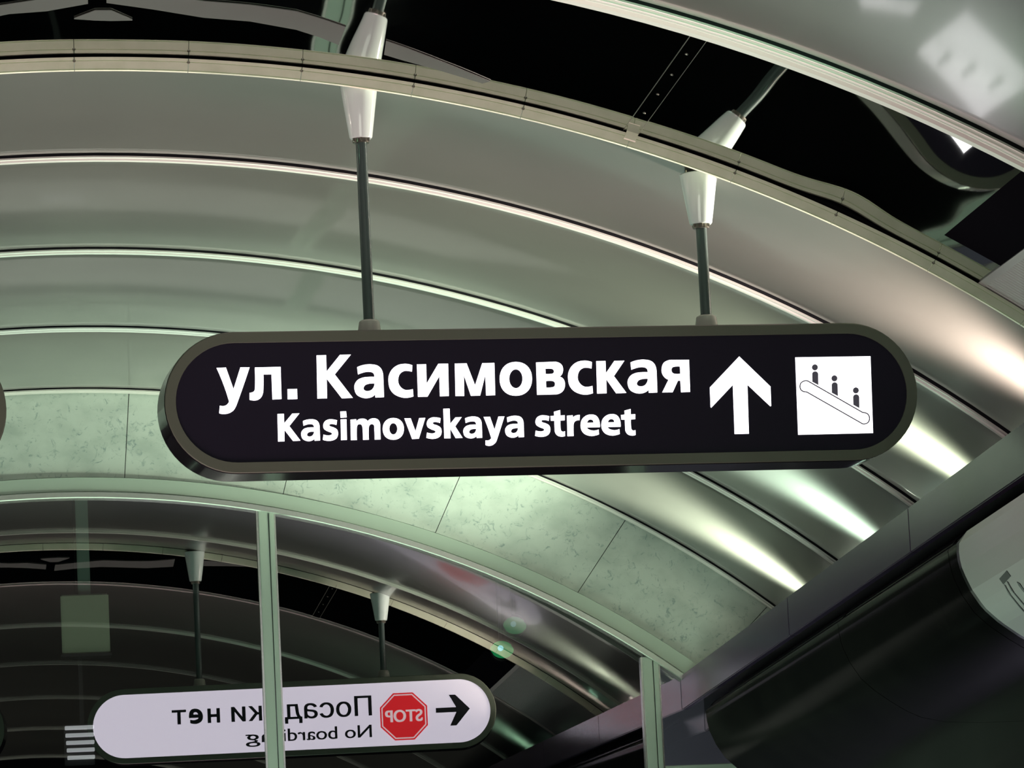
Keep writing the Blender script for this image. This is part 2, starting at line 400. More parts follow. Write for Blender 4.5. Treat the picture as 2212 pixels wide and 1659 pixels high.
HP = [(3.30, -.01), (3.16, -.02), (3.09, -.06), (3.073, -.08), (3.076, -.12), (3.085, -.165), (3.110, -.225), (3.147, -.284), (3.195, -.33), (3.253, -.373), (3.31, -.41), (3.362, -.435), (3.45, -.455), (3.585, -.463), (4.9, -.47)]
def hull(name, y0, y1, m, parent, prof=None, off=0.0, smooth=True, steps=1):
    pr = prof or HP; vs, fs = [], []; k = len(pr)
    nr = []
    for i in range(k):
        a = Vector(pr[max(i-1, 0)]); b = Vector(pr[min(i+1, k-1)]); d = (b-a).normalized(); nr.append(Vector((d.y, -d.x)))
    for Y in (y0, y1):
        for i, (x, r) in enumerate(pr):
            vs.append((x + nr[i].x*off, Y, zb(Y)+r+nr[i].y*off))
    for i in range(k-1): fs.append((i, i+1, k+i+1, k+i))
    return raw(name, vs, fs, m, parent, smooth)
bulk = tag(empty('bulkhead', (3.6, 14.0, 1.2)), 'dark glossy rounded bulkhead under the sloping stone cornice at lower right', 'bulkhead')
def bulkhead_panel(y0, y1):
    # a thick curved sheet with end caps
    bm_prof = HP; vs = []; fs = []; k = len(HP)
    for Y in (y0, y1):
        for (x, r) in HP: vs.append((x, Y, zb(Y)+r))
        for (x, r) in HP: vs.append((x+.03 if x < 4.8 else x, Y, zb(Y)+r+.03))
    for i in range(k-1):
        fs += [(i, i+1, 2*k+i+1, 2*k+i), (k+i, 3*k+i, 3*k+i+1, k+i+1), (i, k+i, k+i+1, i+1), (2*k+i, 2*k+i+1, 3*k+i+1, 3*k+i)]
    fs += [(0, 2*k, 3*k, k), (k-1, 2*k-1, 4*k-1, 3*k-1)]
    o = raw('bulkhead_panel', vs, fs, M['bulk'], None, True)
    sm = o.modifiers.new('es', 'EDGE_SPLIT'); sm.split_angle = radians(45)
    return kid(o, bulk)
for y0, y1 in ((15.949, 19.10), (13.999, 15.941), (12.05, 13.991), (10.1, 12.042), (8.15, 10.092)):
    bulkhead_panel(y0, y1)
kid(longbox('inner_core', 3.42, 4.9, lambda y: zb(y)-.40, lambda y: zb(y)-.12, 8.2, 19.0, M['black']), bulk)
# pale sign sheet curved over the bulkhead, cut by the right frame edge
def hull_pt(s, Y, off):
    L = 0
    pts = HP[1:]
    for a, b in zip(pts[:-1], pts[1:]):
        d = sqrt((b[0]-a[0])**2+(b[1]-a[1])**2)
        if L+d >= s or b is pts[-1]:
            t = (s-L)/d; x = a[0]+(b[0]-a[0])*t; r = a[1]+(b[1]-a[1])*t
            nx, nz = (b[1]-a[1])/d, -(b[0]-a[0])/d
            return Vector((x+nx*off, Y, zb(Y)+r+nz*off))
        L += d
sheet = tag(empty('curved_sign', (3.2, 13.0, 1.4)), 'pale grey curved sign sheet with rounded corner on the dark bulkhead at lower right', 'sign')
def curved(name, y0, y1, s0, s1, rc, off, th, m, parent, ns=26, ny=10):
    vs, fs = [], []
    for layer in (off, off-th):
        for i in range(ns+1):
            s = s0+(s1-s0)*i/ns
            cut = 0
            for e in (s-s0, s1-s):
                if e < rc: cut = max(cut, rc - sqrt(max(0, rc*rc-(rc-e)**2)))
            for j in range(ny+1):
                Y = y0 + (y1-cut-y0)*j/ny
                vs.append(hull_pt(s, Y, layer))
    W_ = ny+1; T = (ns+1)*W_
    for i in range(ns):
        for j in range(ny):
            a = i*W_+j; fs.append((a, a+1, a+W_+1, a+W_)); fs.append((T+a, T+a+W_, T+a+W_+1, T+a+1))
        a = i*W_+ny; fs.append((a, T+a, T+a+W_, a+W_)); a = i*W_; fs.append((a, a+W_, T+a+W_, T+a))
    for j in range(ny):
        fs.append((j, T+j, T+j+1, j+1)); a = ns*W_+j; fs.append((a, a+1, T+a+1, T+a))
    return kid(raw(name, vs, fs, m, None, False), parent)
curved('sign_rim', 11.4, 13.84, .082, .75, .09, .010, .012, M['black'], sheet)
curved('sign_panel', 11.4, 13.79, .090, .72, .09, .014, .006, M['bulkgrey'], sheet)
def stroke(name, Ya, sa_, Yb, sb_, wd, m, off=.0155, th=.002):
    n = 8; vs = []; fs = []
    dY, ds = Yb-Ya, sb_-sa_; L = sqrt(dY*dY+ds*ds); py, ps = -ds/L*wd/2, dY/L*wd/2
    for layer in (off, off-th):
        for i in range(n+1):
            t = i/n
            for q in (-1, 1): vs.append(hull_pt(sa_+ds*t+ps*q, Ya+dY*t+py*q, layer))
    T = 2*(n+1)
    for i in range(n):
        a = 2*i; fs += [(a, a+1, a+3, a+2), (T+a, T+a+2, T+a+3, T+a+1), (a, a+2, T+a+2, T+a), (a+1, T+a+1, T+a+3, a+3)]
    fs += [(0, T, T+1, 1), (2*n, 2*n+1, T+2*n+1, T+2*n)]
    return kid(raw(name, vs, fs, m, None, False), sheet)
stroke('handrail_mark', 13.43, .285, 13.30, .275, .022, M['black'])
stroke('handrail_mark', 13.42, .30, 13.50, .42, .010, M['black'])
stroke('handrail_mark', 13.37, .295, 13.44, .42, .010, M['black'])
stroke('handrail_mark', 13.27, .315, 13.33, .42, .020, M['black'])

# cove uplights behind the cornices: small floodlights that graze up the vault, one to a bay
def cove(side, y, col, power, i):
    x = 3.52 if side > 0 else -2.98
    z = ztop(y)-.03
    where = ('right cornice', 'hidden behind its edge') if side > 0 else ('left cornice', 'out of frame')
    t = tag(empty('cove_lamp', (x, y, z)), 'small floodlight on the %s, %s' % (where[0], ORD[i]), 'lamp', 'cove lamps on the %s' % where[0])
    box('lamp_body', -.05, .05, -.07, .07, .010, .045, M['cap'], t, .006)
    box('foot', -.03, .03, -.03, .03, 0, .010, M['cap'], t, .001)
    m = mat('flood_lens', (1, 1, 1), .4, emis=col, es=power*.03)
    box('lens', -.04, .04, -.06, .06, .0455, .047, m, t, 0)
    l = bpy.data.lights.new('flood', 'SPOT'); l.energy = power; l.color = col; l.spot_size = radians(SPOT_DEG); l.spot_blend = 1.0; l.shadow_soft_size = .12
    o = bpy.data.objects.new('flood_beam', l); C.objects.link(o); o.parent = t; o.location = (0, 0, .065)
    d = Vector((-1.0*side, 0, .92)); o.rotation_euler = d.to_track_quat('-Z', 'Y').to_euler()
ORD = ['first bay before the end wall', 'second bay before the end wall', 'third bay before the end wall', 'fourth bay by the hanging sign', 'first near bay', 'second near bay', 'third near bay', 'fourth near bay', 'fifth near bay']
FL = [(18.95, (.86, 1.0, .76), 1.2), (17.22, (.72, 1.0, .80), 1.0), (15.42, (.86, 1.0, .74), 1.3), (14.02, (1.0, .84, .73), .65), (11.0, (.50, 1.0, .64), .9), (9.27, (.50, 1.0, .64), .8), (7.55, (.75, 1.0, .80), 1), (5.83, (.75, 1.0, .80), 1), (4.1, (.75, 1.0, .80), 1)]
for i, (y, col, k) in enumerate(FL):
    cove(1, y, col, COVE_R*k, i)
    cove(-1, y, col, COVE_L*k*(.9, .4, .3, .4, 1, 1, 1, 1, 1)[i], i)

# sign face outlines in metres on the face (x along the sign, z up)
CYR=[[[(-1.0354,.1087),(-1.0064,.1095),(-.9854,.0420),(-.9615,.1093),(-.9329,.1089),(-.9410,.0870),(-.9493,.0652),(-.9577,.0434),(-.9662,.0218),(-.9749,.0002),(-.9768,-.0044),(-.9787,-.0090),(-.9809,-.0134),(-.9833,-.0177),(-.9862,-.0217),(-.9886,-.0243),(-.9914,-.0266),(-.9944,-.0286),(-.9975,-.0304),(-1.0008,-.0318),(-1.0043,-.0330),(-1.0079,-.0339),(-1.0116,-.0344),(-1.0153,-.0347),(-1.0191,-.0349),(-1.0218,-.0348),(-1.0246,-.0344),(-1.0274,-.0338),(-1.0301,-.0330),(-1.0327,-.0320),(-1.0297,-.0084),(-1.0274,-.0092),(-1.0251,-.0097),(-1.0228,-.0100),(-1.0204,-.0101),(-1.0181,-.0099),(-1.0158,-.0096),(-1.0136,-.0090),(-1.0114,-.0082),(-1.0093,-.0071),(-1.0075,-.0057),(-1.0055,-.0038),(-1.0036,-.0016),(-1.0020,.0008),(-1.0011,.0033),(-1.0011,.0059),(-1.0066,.0269),(-1.0128,.0477),(-1.0197,.0683),(-1.0272,.0887)]],
[[(-.9166,.1081),(-.8366,.1088),(-.8379,.0087),(-.8661,.0076),(-.8657,.0858),(-.8910,.0860),(-.8911,.0779),(-.8914,.0698),(-.8917,.0617),(-.8921,.0537),(-.8926,.0456),(-.8928,.0422),(-.8931,.0388),(-.8934,.0354),(-.8939,.0320),(-.8946,.0287),(-.8954,.0260),(-.8963,.0233),(-.8974,.0206),(-.8987,.0181),(-.9003,.0158),(-.9021,.0137),(-.9041,.0118),(-.9063,.0101),(-.9086,.0086),(-.9111,.0074),(-.9136,.0065),(-.9161,.0059),(-.9188,.0056),(-.9215,.0055),(-.9241,.0055),(-.9267,.0057),(-.9294,.0060),(-.9320,.0064),(-.9345,.0071),(-.9370,.0078),(-.9361,.0294),(-.9343,.0295),(-.9324,.0298),(-.9305,.0302),(-.9287,.0307),(-.9270,.0313),(-.9256,.0319),(-.9243,.0327),(-.9230,.0335),(-.9219,.0345),(-.9211,.0357),(-.9202,.0376),(-.9195,.0396),(-.9190,.0418),(-.9188,.0439),(-.9186,.0460),(-.9179,.0584),(-.9173,.0708),(-.9169,.0832),(-.9167,.0957)]],
[[(-.8179,.0391),(-.7882,.0391),(-.7887,.0078),(-.8187,.0073)]],
[[(-.7229,.1428),(-.6933,.1432),(-.6940,.0918),(-.6496,.1435),(-.6155,.1435),(-.6687,.0823),(-.6154,.0083),(-.6495,.0074),(-.6944,.0696),(-.6960,.0082),(-.7261,.0080)]],
[[(-.5975,.1039),(-.5949,.1051),(-.5923,.1062),(-.5896,.1072),(-.5869,.1081),(-.5842,.1089),(-.5810,.1097),(-.5779,.1104),(-.5747,.1109),(-.5715,.1114),(-.5683,.1118),(-.5651,.1121),(-.5620,.1123),(-.5588,.1123),(-.5556,.1123),(-.5525,.1120),(-.5488,.1116),(-.5450,.1111),(-.5413,.1104),(-.5377,.1094),(-.5343,.1081),(-.5316,.1066),(-.5291,.1049),(-.5268,.1028),(-.5247,.1006),(-.5229,.0982),(-.5213,.0955),(-.5201,.0927),(-.5191,.0897),(-.5184,.0867),(-.5177,.0837),(-.5173,.0805),(-.5171,.0774),(-.5171,.0742),(-.5171,.0711),(-.5171,.0679),(-.5172,.0561),(-.5172,.0442),(-.5173,.0324),(-.5175,.0205),(-.5177,.0087),(-.5445,.0081),(-.5446,.0181),(-.5463,.0162),(-.5481,.0145),(-.5501,.0129),(-.5522,.0115),(-.5544,.0104),(-.5575,.0091),(-.5606,.0081),(-.5638,.0073),(-.5671,.0068),(-.5704,.0065),(-.5738,.0064),(-.5773,.0066),(-.5807,.0071),(-.5840,.0079),(-.5873,.0089),(-.5907,.0102),(-.5940,.0118),(-.5972,.0136),(-.6001,.0157),(-.6026,.0183),(-.6047,.0213),(-.6063,.0246),(-.6075,.0281),(-.6083,.0318),(-.6089,.0354),(-.6092,.0386),(-.6092,.0418),(-.6089,.0450),(-.6082,.0481),(-.6072,.0511),(-.6057,.0542),(-.6038,.0571),(-.6017,.0598),(-.5993,.0623),(-.5966,.0645),(-.5937,.0664),(-.5906,.0680),(-.5873,.0692),(-.5840,.0702),(-.5806,.0711),(-.5770,.0718),(-.5733,.0723),(-.5696,.0725),(-.5658,.0727),(-.5621,.0729),(-.5587,.0730),(-.5553,.0730),(-.5519,.0729),(-.5485,.0728),(-.5451,.0726),(-.5448,.0741),(-.5446,.0756),(-.5446,.0772),(-.5449,.0787),(-.5453,.0802),(-.5458,.0816),(-.5466,.0829),(-.5475,.0841),(-.5485,.0852),(-.5497,.0860),(-.5516,.0870),(-.5537,.0877),(-.5558,.0882),(-.5579,.0886),(-.5601,.0888),(-.5630,.0889),(-.5659,.0889),(-.5688,.0887),(-.5717,.0883),(-.5746,.0878),(-.5790,.0867),(-.5833,.0855),(-.5875,.0842),(-.5917,.0827),(-.5959,.0810)],[(-.5452,.0521),(-.5482,.0524),(-.5513,.0525),(-.5544,.0524),(-.5574,.0522),(-.5604,.0519),(-.5632,.0514),(-.5660,.0509),(-.5687,.0502),(-.5713,.0492),(-.5738,.0479),(-.5756,.0465),(-.5772,.0449),(-.5786,.0430),(-.5797,.0410),(-.5805,.0389),(-.5807,.0373),(-.5806,.0358),(-.5801,.0342),(-.5794,.0329),(-.5784,.0318),(-.5766,.0305),(-.5746,.0296),(-.5725,.0289),(-.5703,.0285),(-.5681,.0284),(-.5656,.0286),(-.5631,.0290),(-.5606,.0297),(-.5583,.0307),(-.5561,.0319),(-.5542,.0333),(-.5524,.0350),(-.5509,.0368),(-.5495,.0388),(-.5483,.0409),(-.5473,.0430),(-.5465,.0452),(-.5459,.0475),(-.5454,.0498)]],
[[(-.4239,.1071),(-.4259,.1079),(-.4280,.1086),(-.4301,.1093),(-.4322,.1099),(-.4343,.1104),(-.4369,.1109),(-.4395,.1114),(-.4422,.1117),(-.4448,.1119),(-.4475,.1119),(-.4518,.1117),(-.4561,.1113),(-.4604,.1108),(-.4646,.1099),(-.4687,.1086),(-.4729,.1067),(-.4770,.1045),(-.4808,.1019),(-.4844,.0990),(-.4877,.0958),(-.4907,.0922),(-.4933,.0883),(-.4956,.0841),(-.4976,.0799),(-.4992,.0755),(-.5003,.0714),(-.5009,.0672),(-.5012,.0630),(-.5013,.0587),(-.5012,.0545),(-.5009,.0502),(-.5004,.0459),(-.4997,.0416),(-.4986,.0375),(-.4971,.0335),(-.4953,.0299),(-.4931,.0264),(-.4906,.0232),(-.4878,.0202),(-.4847,.0175),(-.4812,.0150),(-.4775,.0129),(-.4735,.0110),(-.4695,.0094),(-.4654,.0080),(-.4618,.0070),(-.4582,.0062),(-.4545,.0056),(-.4508,.0053),(-.4471,.0053),(-.4426,.0056),(-.4382,.0062),(-.4337,.0070),(-.4293,.0081),(-.4250,.0094),(-.4258,.0322),(-.4285,.0315),(-.4312,.0309),(-.4339,.0304),(-.4366,.0301),(-.4394,.0298),(-.4418,.0297),(-.4442,.0296),(-.4466,.0297),(-.4489,.0300),(-.4512,.0306),(-.4538,.0316),(-.4562,.0329),(-.4586,.0344),(-.4607,.0362),(-.4627,.0381),(-.4646,.0405),(-.4664,.0430),(-.4679,.0457),(-.4691,.0485),(-.4700,.0514),(-.4706,.0544),(-.4709,.0576),(-.4709,.0608),(-.4706,.0640),(-.4701,.0671),(-.4693,.0702),(-.4682,.0732),(-.4669,.0761),(-.4653,.0789),(-.4633,.0814),(-.4613,.0835),(-.4590,.0853),(-.4565,.0868),(-.4538,.0881),(-.4511,.0891),(-.4488,.0897),(-.4465,.0900),(-.4440,.0900),(-.4416,.0899),(-.4392,.0897),(-.4366,.0894),(-.4339,.0889),(-.4313,.0884),(-.4287,.0877),(-.4262,.0869)]],
[[(-.4093,.1094),(-.3803,.1095),(-.3818,.0485),(-.3419,.1102),(-.3109,.1102),(-.3134,.0087),(-.3414,.0082),(-.3403,.0715),(-.3805,.0078),(-.4106,.0078)]],
[[(-.2895,.1101),(-.2523,.1103),(-.2287,.0406),(-.2027,.1100),(-.1642,.1102),(-.1665,.0087),(-.1952,.0082),(-.1947,.0730),(-.2143,.0083),(-.2435,.0080),(-.2628,.0741),(-.2647,.0081),(-.2922,.0081)]],
[[(-.0469,.0581),(-.0482,.0472),(-.0508,.0380),(-.0546,.0298),(-.0598,.0226),(-.0660,.0166),(-.0733,.0118),(-.0815,.0083),(-.0905,.0063),(-.1010,.0057),(-.1114,.0067),(-.1202,.0090),(-.1280,.0127),(-.1347,.0178),(-.1404,.0240),(-.1447,.0314),(-.1478,.0397),(-.1495,.0490),(-.1496,.0598),(-.1484,.0707),(-.1458,.0799),(-.1419,.0881),(-.1368,.0953),(-.1306,.1013),(-.1233,.1062),(-.1152,.1096),(-.1061,.1117),(-.0956,.1123),(-.0852,.1113),(-.0764,.1090),(-.0686,.1053),(-.0618,.1002),(-.0562,.0939),(-.0518,.0866),(-.0487,.0782),(-.0471,.0690)],[(-.0770,.0589),(-.0776,.0537),(-.0788,.0487),(-.0806,.0440),(-.0829,.0398),(-.0858,.0362),(-.0889,.0332),(-.0924,.0311),(-.0961,.0298),(-.0998,.0294),(-.1035,.0300),(-.1070,.0314),(-.1102,.0336),(-.1131,.0366),(-.1156,.0404),(-.1175,.0446),(-.1188,.0494),(-.1195,.0544),(-.1196,.0596),(-.1190,.0648),(-.1178,.0698),(-.1160,.0744),(-.1136,.0787),(-.1108,.0823),(-.1076,.0852),(-.1042,.0874),(-.1005,.0886),(-.0968,.0890),(-.0931,.0885),(-.0896,.0871),(-.0864,.0849),(-.0835,.0818),(-.0810,.0781),(-.0791,.0738),(-.0778,.0691),(-.0771,.0640)]],
[[(-.0314,.1094),(.0240,.1108),(.0273,.1109),(.0306,.1107),(.0338,.1101),(.0369,.1093),(.0399,.1082),(.0425,.1069),(.0449,.1054),(.0471,.1036),(.0491,.1016),(.0507,.0993),(.0519,.0969),(.0528,.0943),(.0533,.0915),(.0535,.0888),(.0535,.0860),(.0533,.0833),(.0529,.0806),(.0522,.0779),(.0513,.0753),(.0502,.0728),(.0489,.0706),(.0473,.0685),(.0456,.0666),(.0437,.0648),(.0416,.0632),(.0442,.0624),(.0467,.0613),(.0490,.0599),(.0511,.0581),(.0528,.0561),(.0544,.0534),(.0557,.0505),(.0566,.0474),(.0571,.0442),(.0573,.0410),(.0572,.0372),(.0567,.0334),(.0558,.0296),(.0546,.0260),(.0529,.0225),(.0511,.0198),(.0489,.0173),(.0464,.0150),(.0437,.0130),(.0408,.0114),(.0374,.0099),(.0338,.0089),(.0301,.0081),(.0264,.0078),(.0227,.0078),(-.0333,.0074)],[(-.0030,.0891),(.0008,.0894),(.0047,.0896),(.0086,.0896),(.0124,.0894),(.0162,.0890),(.0177,.0887),(.0191,.0882),(.0205,.0876),(.0217,.0867),(.0227,.0857),(.0234,.0847),(.0239,.0836),(.0242,.0824),(.0244,.0811),(.0243,.0799),(.0241,.0787),(.0238,.0775),(.0232,.0764),(.0225,.0754),(.0216,.0746),(.0203,.0739),(.0188,.0733),(.0172,.0730),(.0156,.0728),(.0140,.0726),(.0107,.0724),(.0073,.0723),(.0039,.0723),(.0006,.0724),(-.0028,.0727)],[(-.0031,.0502),(.0009,.0507),(.0049,.0509),(.0089,.0509),(.0129,.0508),(.0169,.0504),(.0186,.0501),(.0202,.0496),(.0217,.0489),(.0231,.0480),(.0242,.0468),(.0250,.0456),(.0255,.0442),(.0257,.0427),(.0258,.0412),(.0257,.0397),(.0255,.0382),(.0251,.0367),(.0245,.0353),(.0237,.0340),(.0227,.0329),(.0214,.0319),(.0199,.0312),(.0183,.0307),(.0167,.0303),(.0151,.0301),(.0114,.0297),(.0078,.0295),(.0041,.0294),(.0005,.0294),(-.0031,.0296)]],
[[(.1471,.1078),(.1451,.1086),(.1430,.1094),(.1409,.1101),(.1387,.1107),(.1366,.1111),(.1339,.1117),(.1313,.1121),(.1286,.1125),(.1259,.1127),(.1232,.1127),(.1189,.1125),(.1144,.1121),(.1101,.1116),(.1058,.1107),(.1016,.1093),(.0973,.1074),(.0932,.1052),(.0892,.1026),(.0855,.0996),(.0822,.0964),(.0791,.0928),(.0764,.0888),(.0741,.0847),(.0721,.0804),(.0704,.0759),(.0693,.0718),(.0686,.0676),(.0682,.0633),(.0681,.0591),(.0682,.0548),(.0685,.0505),(.0689,.0461),(.0696,.0418),(.0707,.0376),(.0722,.0336),(.0741,.0299),(.0763,.0265),(.0788,.0232),(.0817,.0202),(.0847,.0175),(.0883,.0150),(.0921,.0128),(.0961,.0109),(.1002,.0093),(.1043,.0079),(.1079,.0069),(.1116,.0061),(.1154,.0055),(.1192,.0052),(.1229,.0052),(.1275,.0055),(.1320,.0060),(.1365,.0069),(.1410,.0080),(.1454,.0093),(.1447,.0323),(.1420,.0316),(.1393,.0310),(.1365,.0305),(.1337,.0302),(.1309,.0299),(.1285,.0298),(.1261,.0297),(.1236,.0297),(.1212,.0300),(.1189,.0307),(.1163,.0317),(.1138,.0330),(.1114,.0346),(.1092,.0363),(.1073,.0383),(.1053,.0406),(.1036,.0432),(.1021,.0459),(.1008,.0487),(.0999,.0516),(.0993,.0547),(.0990,.0579),(.0991,.0611),(.0994,.0643),(.1000,.0675),(.1008,.0706),(.1019,.0737),(.1032,.0766),(.1049,.0794),(.1069,.0820),(.1090,.0840),(.1113,.0858),(.1139,.0873),(.1166,.0886),(.1193,.0897),(.1217,.0903),(.1241,.0906),(.1266,.0906),(.1290,.0905),(.1314,.0903),(.1342,.0900),(.1368,.0895),(.1395,.0890),(.1421,.0882),(.1447,.0874)]],
[[(.1612,.1105),(.1908,.1105),(.1901,.0718),(.2193,.1103),(.2516,.1106),(.2153,.0621),(.2525,.0085),(.2197,.0077),(.1904,.0527),(.1888,.0083),(.1587,.0080)]],
[[(.2709,.1045),(.2736,.1057),(.2763,.1068),(.2791,.1078),(.2819,.1087),(.2847,.1095),(.2879,.1103),(.2912,.1110),(.2944,.1116),(.2977,.1121),(.3010,.1125),(.3043,.1128),(.3075,.1130),(.3108,.1131),(.3140,.1130),(.3172,.1127),(.3210,.1123),(.3249,.1118),(.3287,.1111),(.3324,.1101),(.3359,.1087),(.3386,.1073),(.3412,.1055),(.3435,.1034),(.3456,.1012),(.3475,.0987),(.3490,.0960),(.3503,.0931),(.3512,.0901),(.3520,.0871),(.3526,.0840),(.3530,.0808),(.3532,.0777),(.3532,.0744),(.3531,.0712),(.3531,.0680),(.3529,.0560),(.3528,.0440),(.3525,.0320),(.3522,.0200),(.3519,.0080),(.3244,.0075),(.3244,.0175),(.3227,.0156),(.3208,.0139),(.3187,.0123),(.3165,.0109),(.3143,.0098),(.3111,.0085),(.3079,.0075),(.3046,.0066),(.3012,.0061),(.2979,.0058),(.2943,.0058),(.2908,.0060),(.2873,.0064),(.2838,.0072),(.2805,.0082),(.2770,.0096),(.2736,.0111),(.2704,.0130),(.2674,.0152),(.2649,.0178),(.2628,.0208),(.2612,.0242),(.2600,.0277),(.2591,.0314),(.2585,.0351),(.2583,.0383),(.2583,.0416),(.2587,.0448),(.2594,.0480),(.2605,.0510),(.2621,.0541),(.2640,.0571),(.2662,.0599),(.2687,.0624),(.2715,.0646),(.2745,.0665),(.2777,.0681),(.2811,.0693),(.2845,.0704),(.2880,.0712),(.2917,.0720),(.2955,.0724),(.2993,.0727),(.3031,.0729),(.3069,.0731),(.3105,.0732),(.3140,.0732),(.3175,.0731),(.3210,.0730),(.3245,.0728),(.3248,.0743),(.3250,.0759),(.3249,.0774),(.3247,.0790),(.3243,.0805),(.3238,.0819),(.3230,.0832),(.3221,.0844),(.3210,.0855),(.3198,.0864),(.3179,.0874),(.3158,.0881),(.3136,.0886),(.3114,.0890),(.3092,.0892),(.3062,.0893),(.3032,.0893),(.3002,.0891),(.2972,.0887),(.2943,.0881),(.2898,.0871),(.2854,.0859),(.2810,.0845),(.2766,.0830),(.2724,.0813)],[(.3241,.0521),(.3210,.0523),(.3179,.0524),(.3147,.0524),(.3116,.0522),(.3085,.0518),(.3056,.0514),(.3028,.0508),(.3000,.0501),(.2973,.0491),(.2948,.0478),(.2929,.0464),(.2912,.0447),(.2898,.0428),(.2886,.0408),(.2878,.0386),(.2876,.0371),(.2877,.0355),(.2881,.0339),(.2888,.0325),(.2898,.0314),(.2917,.0302),(.2937,.0292),(.2959,.0285),(.2982,.0282),(.3004,.0280),(.3030,.0282),(.3056,.0286),(.3081,.0293),(.3105,.0303),(.3128,.0315),(.3147,.0330),(.3165,.0347),(.3181,.0366),(.3196,.0386),(.3208,.0407),(.3219,.0428),(.3227,.0451),(.3234,.0474),(.3239,.0497)]],
[[(.4601,.1099),(.4578,.0080),(.4286,.0075),(.4285,.0444),(.4207,.0446),(.4016,.0080),(.3678,.0078),(.3903,.0477),(.3877,.0488),(.3852,.0501),(.3828,.0517),(.3806,.0534),(.3786,.0554),(.3765,.0578),(.3747,.0603),(.3730,.0630),(.3717,.0658),(.3707,.0688),(.3700,.0719),(.3697,.0751),(.3697,.0783),(.3700,.0816),(.3705,.0848),(.3712,.0881),(.3722,.0915),(.3734,.0947),(.3750,.0978),(.3770,.1006),(.3793,.1029),(.3820,.1048),(.3849,.1065),(.3879,.1078),(.3910,.1089),(.3945,.1098),(.3980,.1104),(.4016,.1107),(.4051,.1107),(.4087,.1105)],[(.4297,.0891),(.4261,.0894),(.4224,.0896),(.4188,.0895),(.4152,.0893),(.4115,.0889),(.4099,.0886),(.4083,.0881),(.4067,.0875),(.4053,.0866),(.4040,.0855),(.4030,.0842),(.4023,.0826),(.4018,.0810),(.4015,.0793),(.4014,.0776),(.4015,.0759),(.4019,.0741),(.4024,.0724),(.4032,.0709),(.4042,.0696),(.4057,.0684),(.4073,.0675),(.4091,.0668),(.4110,.0663),(.4129,.0660),(.4162,.0656),(.4195,.0655),(.4229,.0655),(.4262,.0658),(.4295,.0662)]],
]
